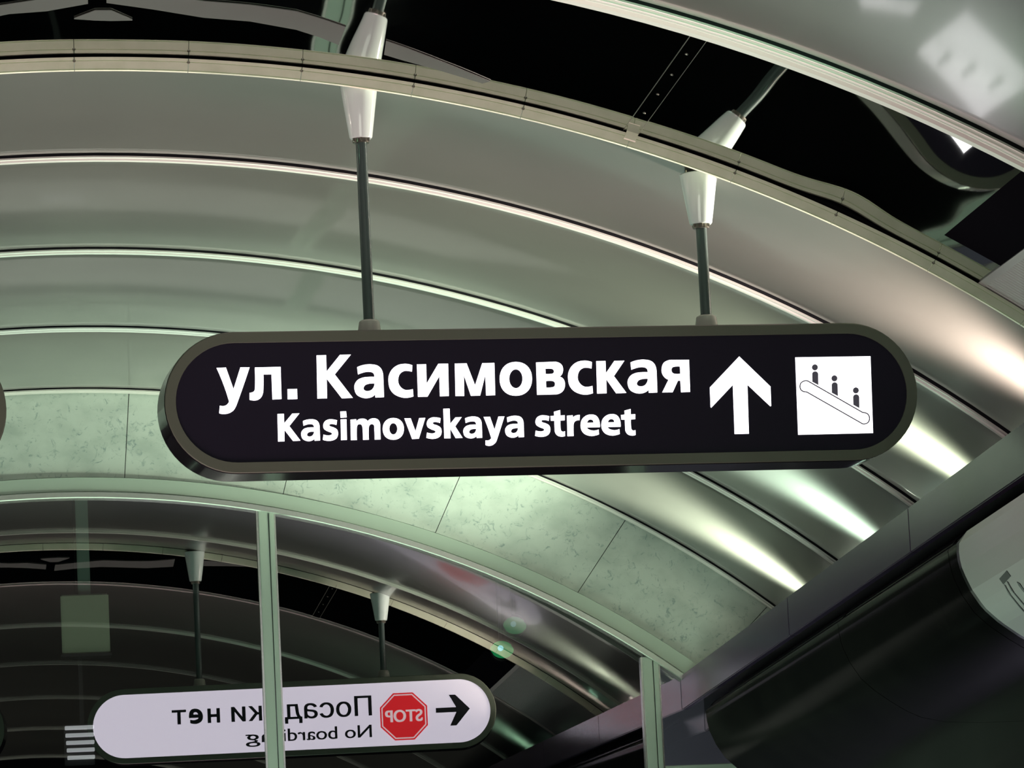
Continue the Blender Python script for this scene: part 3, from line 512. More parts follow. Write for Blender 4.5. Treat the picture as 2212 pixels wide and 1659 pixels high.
LAT=[[[(-.8523,-.0377),(-.8326,-.0376),(-.8327,-.0670),(-.8062,-.0373),(-.7841,-.0371),(-.8170,-.0761),(-.7845,-.1218),(-.8072,-.1226),(-.8331,-.0870),(-.8340,-.1229),(-.8538,-.1235)]],
[[(-.7741,-.0613),(-.7724,-.0605),(-.7707,-.0598),(-.7690,-.0592),(-.7673,-.0586),(-.7656,-.0581),(-.7636,-.0576),(-.7616,-.0572),(-.7596,-.0568),(-.7575,-.0565),(-.7555,-.0563),(-.7535,-.0561),(-.7515,-.0560),(-.7495,-.0559),(-.7475,-.0560),(-.7455,-.0561),(-.7431,-.0564),(-.7408,-.0567),(-.7384,-.0572),(-.7361,-.0578),(-.7339,-.0587),(-.7322,-.0596),(-.7307,-.0608),(-.7292,-.0621),(-.7279,-.0635),(-.7267,-.0651),(-.7257,-.0668),(-.7249,-.0686),(-.7243,-.0705),(-.7238,-.0725),(-.7234,-.0744),(-.7232,-.0764),(-.7230,-.0785),(-.7230,-.0805),(-.7230,-.0825),(-.7230,-.0846),(-.7230,-.0922),(-.7231,-.0998),(-.7231,-.1075),(-.7232,-.1151),(-.7233,-.1227),(-.7404,-.1231),(-.7404,-.1166),(-.7415,-.1178),(-.7426,-.1190),(-.7439,-.1200),(-.7452,-.1208),(-.7466,-.1216),(-.7486,-.1224),(-.7506,-.1230),(-.7526,-.1235),(-.7547,-.1239),(-.7567,-.1241),(-.7589,-.1241),(-.7611,-.1240),(-.7633,-.1237),(-.7654,-.1232),(-.7675,-.1225),(-.7696,-.1217),(-.7718,-.1206),(-.7738,-.1195),(-.7756,-.1181),(-.7772,-.1164),(-.7785,-.1145),(-.7795,-.1123),(-.7803,-.1101),(-.7809,-.1077),(-.7812,-.1054),(-.7814,-.1034),(-.7814,-.1013),(-.7812,-.0992),(-.7808,-.0972),(-.7802,-.0953),(-.7792,-.0933),(-.7780,-.0914),(-.7767,-.0897),(-.7751,-.0881),(-.7735,-.0866),(-.7716,-.0854),(-.7696,-.0845),(-.7676,-.0837),(-.7654,-.0830),(-.7633,-.0825),(-.7610,-.0820),(-.7586,-.0817),(-.7563,-.0815),(-.7539,-.0814),(-.7516,-.0813),(-.7494,-.0813),(-.7472,-.0813),(-.7451,-.0813),(-.7429,-.0814),(-.7408,-.0815),(-.7406,-.0806),(-.7405,-.0796),(-.7405,-.0786),(-.7406,-.0776),(-.7409,-.0766),(-.7412,-.0757),(-.7417,-.0749),(-.7423,-.0741),(-.7430,-.0734),(-.7437,-.0729),(-.7449,-.0723),(-.7462,-.0718),(-.7476,-.0714),(-.7489,-.0712),(-.7503,-.0711),(-.7521,-.0710),(-.7540,-.0710),(-.7558,-.0711),(-.7577,-.0714),(-.7595,-.0717),(-.7623,-.0724),(-.7650,-.0731),(-.7677,-.0740),(-.7704,-.0750),(-.7730,-.0760)],[(-.7408,-.0947),(-.7427,-.0945),(-.7447,-.0945),(-.7466,-.0945),(-.7486,-.0946),(-.7505,-.0948),(-.7522,-.0951),(-.7540,-.0955),(-.7557,-.0959),(-.7574,-.0965),(-.7589,-.0974),(-.7601,-.0983),(-.7611,-.0993),(-.7620,-.1005),(-.7627,-.1018),(-.7632,-.1032),(-.7633,-.1042),(-.7632,-.1052),(-.7630,-.1062),(-.7625,-.1071),(-.7619,-.1078),(-.7607,-.1086),(-.7595,-.1092),(-.7581,-.1096),(-.7567,-.1099),(-.7553,-.1099),(-.7537,-.1098),(-.7521,-.1096),(-.7506,-.1091),(-.7491,-.1085),(-.7477,-.1077),(-.7465,-.1068),(-.7454,-.1057),(-.7444,-.1045),(-.7435,-.1032),(-.7428,-.1019),(-.7421,-.1006),(-.7416,-.0991),(-.7412,-.0977),(-.7410,-.0962)]],
[[(-.6676,-.0607),(-.6702,-.0599),(-.6727,-.0593),(-.6753,-.0587),(-.6779,-.0582),(-.6806,-.0579),(-.6832,-.0575),(-.6858,-.0573),(-.6884,-.0571),(-.6910,-.0572),(-.6936,-.0576),(-.6962,-.0583),(-.6988,-.0592),(-.7013,-.0603),(-.7036,-.0617),(-.7056,-.0634),(-.7074,-.0654),(-.7088,-.0676),(-.7100,-.0700),(-.7108,-.0725),(-.7114,-.0750),(-.7116,-.0774),(-.7115,-.0799),(-.7111,-.0824),(-.7104,-.0847),(-.7093,-.0868),(-.7075,-.0889),(-.7053,-.0906),(-.7029,-.0921),(-.7003,-.0935),(-.6978,-.0948),(-.6958,-.0957),(-.6937,-.0965),(-.6916,-.0971),(-.6895,-.0979),(-.6876,-.0989),(-.6868,-.0995),(-.6860,-.1003),(-.6854,-.1011),(-.6851,-.1020),(-.6851,-.1029),(-.6858,-.1040),(-.6868,-.1049),(-.6879,-.1057),(-.6892,-.1062),(-.6905,-.1067),(-.6923,-.1071),(-.6942,-.1074),(-.6960,-.1075),(-.6979,-.1074),(-.6997,-.1073),(-.7022,-.1070),(-.7046,-.1065),(-.7071,-.1059),(-.7095,-.1053),(-.7118,-.1044),(-.7146,-.1205),(-.7116,-.1217),(-.7086,-.1226),(-.7055,-.1233),(-.7023,-.1239),(-.6991,-.1242),(-.6960,-.1244),(-.6928,-.1244),(-.6896,-.1242),(-.6865,-.1237),(-.6834,-.1230),(-.6807,-.1221),(-.6781,-.1210),(-.6756,-.1197),(-.6733,-.1181),(-.6713,-.1162),(-.6697,-.1139),(-.6684,-.1114),(-.6674,-.1088),(-.6667,-.1060),(-.6663,-.1033),(-.6662,-.1005),(-.6664,-.0978),(-.6669,-.0951),(-.6677,-.0925),(-.6689,-.0902),(-.6705,-.0883),(-.6724,-.0867),(-.6745,-.0853),(-.6768,-.0841),(-.6790,-.0829),(-.6810,-.0821),(-.6831,-.0814),(-.6853,-.0809),(-.6874,-.0802),(-.6893,-.0793),(-.6903,-.0788),(-.6913,-.0781),(-.6921,-.0773),(-.6926,-.0764),(-.6928,-.0754),(-.6926,-.0745),(-.6919,-.0737),(-.6910,-.0731),(-.6900,-.0726),(-.6890,-.0723),(-.6872,-.0720),(-.6854,-.0719),(-.6836,-.0720),(-.6817,-.0722),(-.6799,-.0725),(-.6779,-.0728),(-.6760,-.0733),(-.6741,-.0739),(-.6722,-.0745),(-.6703,-.0753)]],
[[(-.6565,-.0338),(-.6382,-.0333),(-.6372,-.0524),(-.6563,-.0531)]],
[[(-.6563,-.0583),(-.6382,-.0581),(-.6397,-.1223),(-.6578,-.1230)]],
[[(-.6257,-.0597),(-.6079,-.0587),(-.6071,-.0653),(-.6059,-.0637),(-.6045,-.0622),(-.6029,-.0609),(-.6013,-.0598),(-.5995,-.0589),(-.5972,-.0581),(-.5948,-.0575),(-.5924,-.0571),(-.5900,-.0570),(-.5876,-.0570),(-.5854,-.0572),(-.5833,-.0575),(-.5812,-.0581),(-.5792,-.0588),(-.5772,-.0598),(-.5759,-.0607),(-.5748,-.0618),(-.5738,-.0631),(-.5729,-.0645),(-.5723,-.0659),(-.5710,-.0642),(-.5695,-.0626),(-.5678,-.0612),(-.5660,-.0600),(-.5641,-.0590),(-.5616,-.0580),(-.5589,-.0573),(-.5562,-.0568),(-.5535,-.0566),(-.5509,-.0567),(-.5484,-.0570),(-.5459,-.0577),(-.5435,-.0586),(-.5413,-.0598),(-.5393,-.0613),(-.5377,-.0631),(-.5364,-.0651),(-.5354,-.0672),(-.5346,-.0695),(-.5340,-.0719),(-.5336,-.0747),(-.5335,-.0776),(-.5336,-.0805),(-.5337,-.0834),(-.5338,-.0862),(-.5339,-.0936),(-.5339,-.1009),(-.5340,-.1082),(-.5341,-.1155),(-.5342,-.1228),(-.5526,-.1235),(-.5524,-.1162),(-.5522,-.1090),(-.5522,-.1017),(-.5522,-.0945),(-.5522,-.0872),(-.5522,-.0853),(-.5521,-.0834),(-.5522,-.0815),(-.5525,-.0797),(-.5531,-.0780),(-.5540,-.0769),(-.5552,-.0759),(-.5566,-.0752),(-.5580,-.0747),(-.5595,-.0745),(-.5610,-.0747),(-.5625,-.0751),(-.5639,-.0758),(-.5652,-.0767),(-.5662,-.0778),(-.5674,-.0794),(-.5683,-.0811),(-.5690,-.0830),(-.5695,-.0849),(-.5698,-.0869),(-.5704,-.0941),(-.5709,-.1014),(-.5711,-.1086),(-.5711,-.1159),(-.5709,-.1231),(-.5892,-.1233),(-.5889,-.1159),(-.5887,-.1086),(-.5886,-.1012),(-.5887,-.0938),(-.5889,-.0865),(-.5890,-.0846),(-.5893,-.0827),(-.5896,-.0808),(-.5903,-.0790),(-.5911,-.0773),(-.5920,-.0763),(-.5931,-.0754),(-.5943,-.0747),(-.5956,-.0742),(-.5970,-.0741),(-.5986,-.0742),(-.6002,-.0745),(-.6017,-.0751),(-.6031,-.0760),(-.6042,-.0771),(-.6053,-.0786),(-.6060,-.0804),(-.6065,-.0823),(-.6068,-.0842),(-.6070,-.0861),(-.6076,-.0936),(-.6080,-.1011),(-.6083,-.1085),(-.6084,-.1160),(-.6084,-.1234),(-.6270,-.1236)]],
[[(-.4597,-.0916),(-.4605,-.0985),(-.4621,-.1044),(-.4646,-.1096),(-.4679,-.1142),(-.4719,-.1180),(-.4765,-.1211),(-.4818,-.1233),(-.4876,-.1246),(-.4944,-.1249),(-.5011,-.1243),(-.5067,-.1228),(-.5118,-.1204),(-.5161,-.1172),(-.5198,-.1132),(-.5226,-.1085),(-.5246,-.1032),(-.5257,-.0972),(-.5259,-.0903),(-.5251,-.0834),(-.5235,-.0776),(-.5210,-.0723),(-.5177,-.0677),(-.5137,-.0639),(-.5091,-.0608),(-.5038,-.0586),(-.4980,-.0573),(-.4913,-.0570),(-.4845,-.0576),(-.4789,-.0591),(-.4738,-.0615),(-.4694,-.0647),(-.4658,-.0687),(-.4629,-.0734),(-.4609,-.0788),(-.4598,-.0847)],[(-.4802,-.0909),(-.4805,-.0940),(-.4812,-.0970),(-.4823,-.0998),(-.4837,-.1023),(-.4853,-.1045),(-.4872,-.1062),(-.4892,-.1075),(-.4914,-.1082),(-.4936,-.1085),(-.4958,-.1081),(-.4979,-.1073),(-.4998,-.1060),(-.5015,-.1041),(-.5030,-.1019),(-.5041,-.0994),(-.5049,-.0965),(-.5053,-.0935),(-.5054,-.0905),(-.5051,-.0874),(-.5044,-.0844),(-.5033,-.0816),(-.5019,-.0791),(-.5003,-.0769),(-.4984,-.0752),(-.4963,-.0739),(-.4942,-.0732),(-.4920,-.0729),(-.4898,-.0732),(-.4877,-.0741),(-.4858,-.0754),(-.4841,-.0772),(-.4826,-.0795),(-.4815,-.0820),(-.4807,-.0849),(-.4802,-.0879)]],
[[(-.4566,-.0589),(-.4369,-.0588),(-.4235,-.1001),(-.4100,-.0588),(-.3908,-.0586),(-.4140,-.1231),(-.4351,-.1237)]],
[[(-.3426,-.0606),(-.3451,-.0598),(-.3477,-.0591),(-.3503,-.0585),(-.3530,-.0581),(-.3556,-.0577),(-.3582,-.0574),(-.3609,-.0571),(-.3635,-.0570),(-.3662,-.0571),(-.3688,-.0575),(-.3714,-.0581),(-.3740,-.0590),(-.3765,-.0601),(-.3789,-.0615),(-.3809,-.0633),(-.3827,-.0652),(-.3842,-.0675),(-.3853,-.0699),(-.3862,-.0724),(-.3868,-.0749),(-.3870,-.0774),(-.3870,-.0799),(-.3866,-.0823),(-.3858,-.0847),(-.3847,-.0868),(-.3829,-.0889),(-.3807,-.0906),(-.3783,-.0921),(-.3757,-.0935),(-.3732,-.0948),(-.3712,-.0958),(-.3691,-.0965),(-.3669,-.0972),(-.3648,-.0980),(-.3628,-.0990),(-.3620,-.0996),(-.3612,-.1003),(-.3606,-.1011),(-.3603,-.1020),(-.3604,-.1029),(-.3611,-.1041),(-.3620,-.1050),(-.3632,-.1057),(-.3645,-.1063),(-.3658,-.1068),(-.3677,-.1072),(-.3695,-.1075),(-.3714,-.1076),(-.3733,-.1075),(-.3751,-.1074),(-.3776,-.1070),(-.3801,-.1066),(-.3826,-.1060),(-.3850,-.1053),(-.3874,-.1045),(-.3902,-.1207),(-.3872,-.1218),(-.3841,-.1227),(-.3810,-.1235),(-.3778,-.1240),(-.3746,-.1244),(-.3714,-.1246),(-.3682,-.1246),(-.3650,-.1243),(-.3618,-.1239),(-.3587,-.1231),(-.3560,-.1223),(-.3534,-.1212),(-.3508,-.1199),(-.3485,-.1182),(-.3465,-.1163),(-.3448,-.1140),(-.3435,-.1115),(-.3425,-.1089),(-.3418,-.1061),(-.3414,-.1033),(-.3413,-.1006),(-.3414,-.0978),(-.3419,-.0951),(-.3427,-.0926),(-.3440,-.0902),(-.3455,-.0882),(-.3474,-.0866),(-.3496,-.0853),(-.3519,-.0841),(-.3542,-.0829),(-.3562,-.0820),(-.3583,-.0814),(-.3604,-.0808),(-.3626,-.0802),(-.3646,-.0793),(-.3655,-.0787),(-.3665,-.0780),(-.3673,-.0772),(-.3679,-.0763),(-.3681,-.0753),(-.3678,-.0744),(-.3671,-.0736),(-.3662,-.0730),(-.3652,-.0725),(-.3642,-.0722),(-.3624,-.0719),(-.3605,-.0719),(-.3587,-.0719),(-.3568,-.0721),(-.3550,-.0724),(-.3530,-.0728),(-.3510,-.0732),(-.3491,-.0738),(-.3472,-.0745),(-.3454,-.0752)]],
[[(-.3327,-.0311),(-.3129,-.0309),(-.3133,-.0787),(-.2957,-.0588),(-.2758,-.0582),(-.2978,-.0869),(-.2763,-.1232),(-.2980,-.1236),(-.3137,-.0936),(-.3144,-.1238),(-.3339,-.1236)]],
[[(-.2653,-.0623),(-.2636,-.0615),(-.2619,-.0608),(-.2602,-.0602),(-.2585,-.0596),(-.2567,-.0591),(-.2547,-.0585),(-.2526,-.0581),(-.2506,-.0577),(-.2485,-.0574),(-.2465,-.0572),(-.2444,-.0570),(-.2424,-.0569),(-.2403,-.0568),(-.2383,-.0569),(-.2363,-.0571),(-.2339,-.0573),(-.2315,-.0577),(-.2291,-.0581),(-.2268,-.0588),(-.2246,-.0597),(-.2228,-.0606),(-.2212,-.0618),(-.2198,-.0631),(-.2184,-.0645),(-.2173,-.0661),(-.2163,-.0678),(-.2155,-.0697),(-.2149,-.0716),(-.2144,-.0735),(-.2140,-.0755),(-.2137,-.0775),(-.2136,-.0796),(-.2136,-.0816),(-.2136,-.0837),(-.2136,-.0857),(-.2137,-.0934),(-.2138,-.1011),(-.2139,-.1088),(-.2140,-.1165),(-.2142,-.1242),(-.2314,-.1245),(-.2315,-.1180),(-.2325,-.1193),(-.2337,-.1204),(-.2350,-.1214),(-.2364,-.1223),(-.2378,-.1230),(-.2398,-.1238),(-.2418,-.1245),(-.2439,-.1250),(-.2460,-.1254),(-.2481,-.1255),(-.2503,-.1256),(-.2525,-.1254),(-.2547,-.1251),(-.2569,-.1246),(-.2590,-.1240),(-.2612,-.1231),(-.2633,-.1221),(-.2654,-.1209),(-.2672,-.1195),(-.2688,-.1178),(-.2702,-.1159),(-.2712,-.1137),(-.2719,-.1114),(-.2725,-.1091),(-.2729,-.1067),(-.2730,-.1047),(-.2730,-.1026),(-.2728,-.1005),(-.2724,-.0985),(-.2717,-.0965),(-.2707,-.0945),(-.2695,-.0926),(-.2681,-.0909),(-.2666,-.0893),(-.2649,-.0878),(-.2630,-.0866),(-.2610,-.0856),(-.2588,-.0848),(-.2567,-.0842),(-.2545,-.0836),(-.2522,-.0831),(-.2498,-.0828),(-.2474,-.0827),(-.2450,-.0825),(-.2426,-.0825),(-.2404,-.0824),(-.2382,-.0824),(-.2360,-.0824),(-.2338,-.0825),(-.2316,-.0827),(-.2314,-.0817),(-.2313,-.0807),(-.2313,-.0797),(-.2315,-.0787),(-.2317,-.0777),(-.2321,-.0768),(-.2325,-.0760),(-.2331,-.0752),(-.2338,-.0745),(-.2346,-.0739),(-.2358,-.0733),(-.2371,-.0728),(-.2385,-.0725),(-.2399,-.0722),(-.2413,-.0721),(-.2431,-.0720),(-.2450,-.0721),(-.2469,-.0722),(-.2487,-.0724),(-.2506,-.0728),(-.2534,-.0734),(-.2562,-.0742),(-.2589,-.0751),(-.2617,-.0760),(-.2643,-.0771)],[(-.2318,-.0959),(-.2337,-.0958),(-.2357,-.0957),(-.2376,-.0957),(-.2396,-.0959),(-.2416,-.0961),(-.2434,-.0964),(-.2451,-.0967),(-.2469,-.0972),(-.2486,-.0978),(-.2502,-.0986),(-.2513,-.0995),(-.2524,-.1006),(-.2533,-.1018),(-.2540,-.1031),(-.2545,-.1045),(-.2547,-.1055),(-.2546,-.1065),(-.2543,-.1075),(-.2538,-.1084),(-.2532,-.1091),(-.2521,-.1099),(-.2508,-.1105),(-.2494,-.1110),(-.2480,-.1112),(-.2465,-.1113),(-.2449,-.1112),(-.2433,-.1109),(-.2418,-.1105),(-.2402,-.1098),(-.2388,-.1091),(-.2376,-.1081),(-.2365,-.1071),(-.2355,-.1058),(-.2346,-.1046),(-.2338,-.1032),(-.2331,-.1018),(-.2326,-.1004),(-.2322,-.0989),(-.2319,-.0974)]],
[[(-.2065,-.0589),(-.1863,-.0588),(-.1740,-.0997),(-.1597,-.0588),(-.1406,-.0586),(-.1456,-.0721),(-.1506,-.0857),(-.1557,-.0992),(-.1608,-.1127),(-.1660,-.1262),(-.1669,-.1286),(-.1677,-.1310),(-.1687,-.1334),(-.1697,-.1357),(-.1711,-.1379),(-.1727,-.1400),(-.1745,-.1420),(-.1765,-.1438),(-.1786,-.1454),(-.1808,-.1469),(-.1831,-.1480),(-.1854,-.1488),(-.1879,-.1495),(-.1904,-.1499),(-.1929,-.1500),(-.1953,-.1499),(-.1978,-.1496),(-.2002,-.1490),(-.2025,-.1482),(-.2047,-.1472),(-.2040,-.1325),(-.2021,-.1328),(-.2003,-.1330),(-.1984,-.1331),(-.1965,-.1329),(-.1947,-.1327),(-.1934,-.1324),(-.1921,-.1319),(-.1909,-.1313),(-.1898,-.1305),(-.1887,-.1297),(-.1878,-.1288),(-.1869,-.1278),(-.1862,-.1267),(-.1858,-.1256),(-.1858,-.1245),(-.1893,-.1112),(-.1931,-.0979),(-.1973,-.0848),(-.2017,-.0718)]],
[[(-.1327,-.0624),(-.1310,-.0616),(-.1293,-.0609),(-.1276,-.0603),(-.1258,-.0597),(-.1241,-.0592),(-.1220,-.0587),(-.1200,-.0582),(-.1179,-.0579),(-.1158,-.0576),(-.1138,-.0573),(-.1117,-.0571),(-.1097,-.0570),(-.1076,-.0570),(-.1056,-.0570),(-.1036,-.0572),(-.1012,-.0575),(-.0987,-.0578),(-.0963,-.0583),(-.0940,-.0589),(-.0918,-.0598),(-.0901,-.0607),(-.0885,-.0619),(-.0870,-.0632),(-.0856,-.0647),(-.0845,-.0662),(-.0835,-.0680),(-.0827,-.0698),(-.0821,-.0717),(-.0816,-.0737),(-.0812,-.0757),(-.0809,-.0777),(-.0808,-.0797),(-.0808,-.0818),(-.0808,-.0839),(-.0809,-.0859),(-.0809,-.0936),(-.0810,-.1013),(-.0811,-.1090),(-.0813,-.1167),(-.0815,-.1244),(-.0988,-.1248),(-.0988,-.1183),(-.0999,-.1195),(-.1011,-.1206),(-.1024,-.1216),(-.1037,-.1225),(-.1052,-.1233),(-.1072,-.1241),(-.1092,-.1247),(-.1113,-.1253),(-.1134,-.1256),(-.1155,-.1258),(-.1177,-.1258),(-.1200,-.1257),(-.1222,-.1254),(-.1244,-.1249),(-.1265,-.1242),(-.1287,-.1233),(-.1308,-.1223),(-.1329,-.1211),(-.1347,-.1197),(-.1363,-.1181),(-.1376,-.1161),(-.1387,-.1139),(-.1394,-.1117),(-.1400,-.1093),(-.1404,-.1069),(-.1405,-.1049),(-.1405,-.1028),(-.1403,-.1007),(-.1399,-.0987),(-.1392,-.0967),(-.1382,-.0947),(-.1370,-.0928),(-.1356,-.0911),(-.1340,-.0894),(-.1323,-.0880),(-.1304,-.0868),(-.1284,-.0858),(-.1263,-.0850),(-.1241,-.0843),(-.1219,-.0838),(-.1195,-.0833),(-.1171,-.0830),(-.1147,-.0828),(-.1123,-.0827),(-.1099,-.0826),(-.1077,-.0826),(-.1055,-.0826),(-.1033,-.0826),(-.1011,-.0827),(-.0989,-.0828),(-.0987,-.0819),(-.0986,-.0808),(-.0986,-.0798),(-.0987,-.0788),(-.0990,-.0779),(-.0994,-.0770),(-.0998,-.0761),(-.1004,-.0753),(-.1011,-.0746),(-.1019,-.0741),(-.1031,-.0735),(-.1044,-.0730),(-.1058,-.0726),(-.1072,-.0724),(-.1086,-.0723),(-.1104,-.0722),(-.1123,-.0722),(-.1142,-.0723),(-.1161,-.0726),(-.1180,-.0729),(-.1208,-.0736),(-.1236,-.0744),(-.1263,-.0752),(-.1291,-.0762),(-.1318,-.0773)],[(-.0991,-.0961),(-.1010,-.0960),(-.1030,-.0959),(-.1050,-.0959),(-.1070,-.0960),(-.1089,-.0963),(-.1107,-.0966),(-.1125,-.0969),(-.1143,-.0974),(-.1160,-.0980),(-.1175,-.0988),(-.1187,-.0997),(-.1198,-.1008),(-.1207,-.1020),(-.1214,-.1033),(-.1219,-.1047),(-.1221,-.1057),(-.1220,-.1067),(-.1217,-.1077),(-.1213,-.1086),(-.1206,-.1093),(-.1195,-.1101),(-.1182,-.1108),(-.1168,-.1112),(-.1154,-.1114),(-.1139,-.1115),(-.1123,-.1114),(-.1107,-.1111),(-.1091,-.1107),(-.1076,-.1101),(-.1062,-.1093),(-.1049,-.1084),(-.1038,-.1073),(-.1028,-.1061),(-.1019,-.1048),(-.1011,-.1034),(-.1005,-.1020),(-.0999,-.1006),(-.0995,-.0991),(-.0992,-.0976)]],
[[(.0021,-.0607),(-.0005,-.0600),(-.0031,-.0593),(-.0057,-.0587),(-.0084,-.0582),(-.0111,-.0578),(-.0137,-.0575),(-.0164,-.0573),(-.0191,-.0571),(-.0217,-.0572),(-.0244,-.0576),(-.0270,-.0583),(-.0297,-.0592),(-.0322,-.0603),(-.0346,-.0617),(-.0367,-.0634),(-.0384,-.0654),(-.0399,-.0677),(-.0411,-.0701),(-.0420,-.0726),(-.0426,-.0752),(-.0429,-.0776),(-.0428,-.0801),(-.0424,-.0826),(-.0417,-.0849),(-.0405,-.0871),(-.0387,-.0892),(-.0365,-.0909),(-.0341,-.0924),(-.0315,-.0938),(-.0290,-.0952),(-.0269,-.0961),(-.0248,-.0969),(-.0226,-.0975),(-.0205,-.0983),(-.0185,-.0993),(-.0177,-.0999),(-.0169,-.1007),(-.0163,-.1015),(-.0160,-.1024),(-.0161,-.1033),(-.0167,-.1045),(-.0177,-.1054),(-.0189,-.1061),(-.0203,-.1067),(-.0216,-.1072),(-.0234,-.1076),(-.0253,-.1079),(-.0272,-.1080),(-.0291,-.1079),(-.0309,-.1078),(-.0335,-.1074),(-.0360,-.1070),(-.0385,-.1064),(-.0409,-.1057),(-.0433,-.1049),(-.0463,-.1212),(-.0432,-.1223),(-.0401,-.1232),(-.0369,-.1240),(-.0337,-.1245),(-.0305,-.1249),(-.0273,-.1251),(-.0240,-.1251),(-.0208,-.1248),(-.0176,-.1244),(-.0144,-.1236),(-.0117,-.1228),(-.0090,-.1217),(-.0065,-.1203),(-.0041,-.1187),(-.0021,-.1168),(-.0004,-.1145),(.0010,-.1120),(.0020,-.1093),(.0027,-.1065),(.0031,-.1037),(.0033,-.1010),(.0031,-.0982),(.0026,-.0955),(.0018,-.0929),(.0006,-.0905),(-.0010,-.0885),(-.0029,-.0869),(-.0051,-.0856),(-.0074,-.0843),(-.0097,-.0832),(-.0117,-.0823),(-.0139,-.0817),(-.0160,-.0811),(-.0182,-.0804),(-.0202,-.0795),(-.0212,-.0790),(-.0221,-.0783),(-.0230,-.0775),(-.0235,-.0766),(-.0237,-.0755),(-.0234,-.0746),(-.0228,-.0738),(-.0219,-.0732),(-.0208,-.0727),(-.0198,-.0724),(-.0180,-.0722),(-.0161,-.0721),(-.0142,-.0722),(-.0123,-.0723),(-.0105,-.0726),(-.0085,-.0730),(-.0065,-.0735),(-.0046,-.0740),(-.0026,-.0747),(-.0008,-.0754)]],
[[(.0178,-.0468),(.0375,-.0419),(.0372,-.0590),(.0514,-.0585),(.0506,-.0743),(.0366,-.0748),(.0363,-.0798),(.0360,-.0848),(.0359,-.0899),(.0360,-.0949),(.0361,-.0999),(.0362,-.1015),(.0364,-.1032),(.0368,-.1048),(.0373,-.1064),(.0381,-.1078),(.0389,-.1086),(.0399,-.1092),(.0410,-.1096),(.0422,-.1099),(.0434,-.1100),(.0446,-.1100),(.0459,-.1099),(.0472,-.1095),(.0484,-.1091),(.0496,-.1086),(.0493,-.1238),(.0472,-.1246),(.0451,-.1252),(.0429,-.1256),(.0407,-.1258),(.0385,-.1257),(.0358,-.1255),(.0330,-.1250),(.0303,-.1244),(.0277,-.1234),(.0254,-.1220),(.0234,-.1204),(.0216,-.1184),(.0201,-.1162),(.0189,-.1138),(.0179,-.1114),(.0173,-.1086),(.0171,-.1057),(.0171,-.1027),(.0173,-.0998),(.0173,-.0969),(.0173,-.0925),(.0174,-.0882),(.0174,-.0839),(.0175,-.0796),(.0177,-.0753),(.0065,-.0750),(.0059,-.0603),(.0179,-.0594)]],
[[(.0585,-.0602),(.0767,-.0590),(.0777,-.0664),(.0788,-.0649),(.0801,-.0636),(.0815,-.0624),(.0830,-.0614),(.0847,-.0607),(.0876,-.0598),(.0905,-.0591),(.0935,-.0586),(.0965,-.0583),(.0995,-.0583),(.0978,-.0752),(.0956,-.0749),(.0932,-.0750),(.0909,-.0752),(.0887,-.0758),(.0865,-.0766),(.0848,-.0775),(.0831,-.0787),(.0816,-.0802),(.0804,-.0818),(.0795,-.0836),(.0785,-.0863),(.0780,-.0892),(.0777,-.0921),(.0775,-.0951),(.0774,-.0980),(.0770,-.1033),(.0768,-.1086),(.0766,-.1138),(.0765,-.1191),(.0765,-.1244),(.0568,-.1245)]],
[[(.1617,-.0983),(.1620,-.0965),(.1622,-.0946),(.1623,-.0928),(.1623,-.0909),(.1622,-.0891),(.1619,-.0858),(.1616,-.0826),(.1612,-.0794),(.1606,-.0762),(.1595,-.0732),(.1582,-.0704),(.1567,-.0677),(.1548,-.0652),(.1527,-.0630),(.1503,-.0611),(.1474,-.0597),(.1443,-.0587),(.1410,-.0580),(.1377,-.0577),(.1344,-.0577),(.1310,-.0579),(.1276,-.0584),(.1243,-.0592),(.1211,-.0604),(.1181,-.0618),(.1151,-.0636),(.1123,-.0657),(.1097,-.0681),(.1074,-.0707),(.1054,-.0735),(.1037,-.0767),(.1024,-.0800),(.1015,-.0835),(.1009,-.0870),(.1005,-.0905),(.1004,-.0941),(.1006,-.0976),(.1010,-.1011),(.1019,-.1045),(.1031,-.1077),(.1046,-.1106),(.1064,-.1133),(.1086,-.1158),(.1110,-.1180),(.1137,-.1198),(.1171,-.1216),(.1207,-.1230),(.1244,-.1241),(.1282,-.1249),(.1321,-.1255),(.1353,-.1256),(.1386,-.1254),(.1418,-.1249),(.1451,-.1243),(.1483,-.1237),(.1502,-.1232),(.1522,-.1227),(.1541,-.1221),(.1560,-.1215),(.1578,-.1207),(.1573,-.1054),(.1547,-.1063),(.1520,-.1072),(.1492,-.1078),(.1465,-.1083),(.1437,-.1085),(.1413,-.1086),(.1389,-.1084),(.1365,-.1081),(.1341,-.1076),(.1317,-.1070),(.1299,-.1064),(.1281,-.1057),(.1264,-.1049),(.1247,-.1039),(.1231,-.1029),(.1223,-.1021),(.1216,-.1012),(.1210,-.1002),(.1205,-.0991),(.1202,-.0980)],[(.1217,-.0836),(.1424,-.0834),(.1424,-.0818),(.1422,-.0802),(.1417,-.0787),(.1410,-.0772),(.1401,-.0760),(.1389,-.0750),(.1375,-.0742),(.1360,-.0736),(.1343,-.0733),(.1327,-.0732),(.1311,-.0734),(.1295,-.0739),(.1280,-.0746),(.1266,-.0755),(.1253,-.0765),(.1242,-.0777),(.1233,-.0790),(.1226,-.0805),(.1221,-.0820)]],
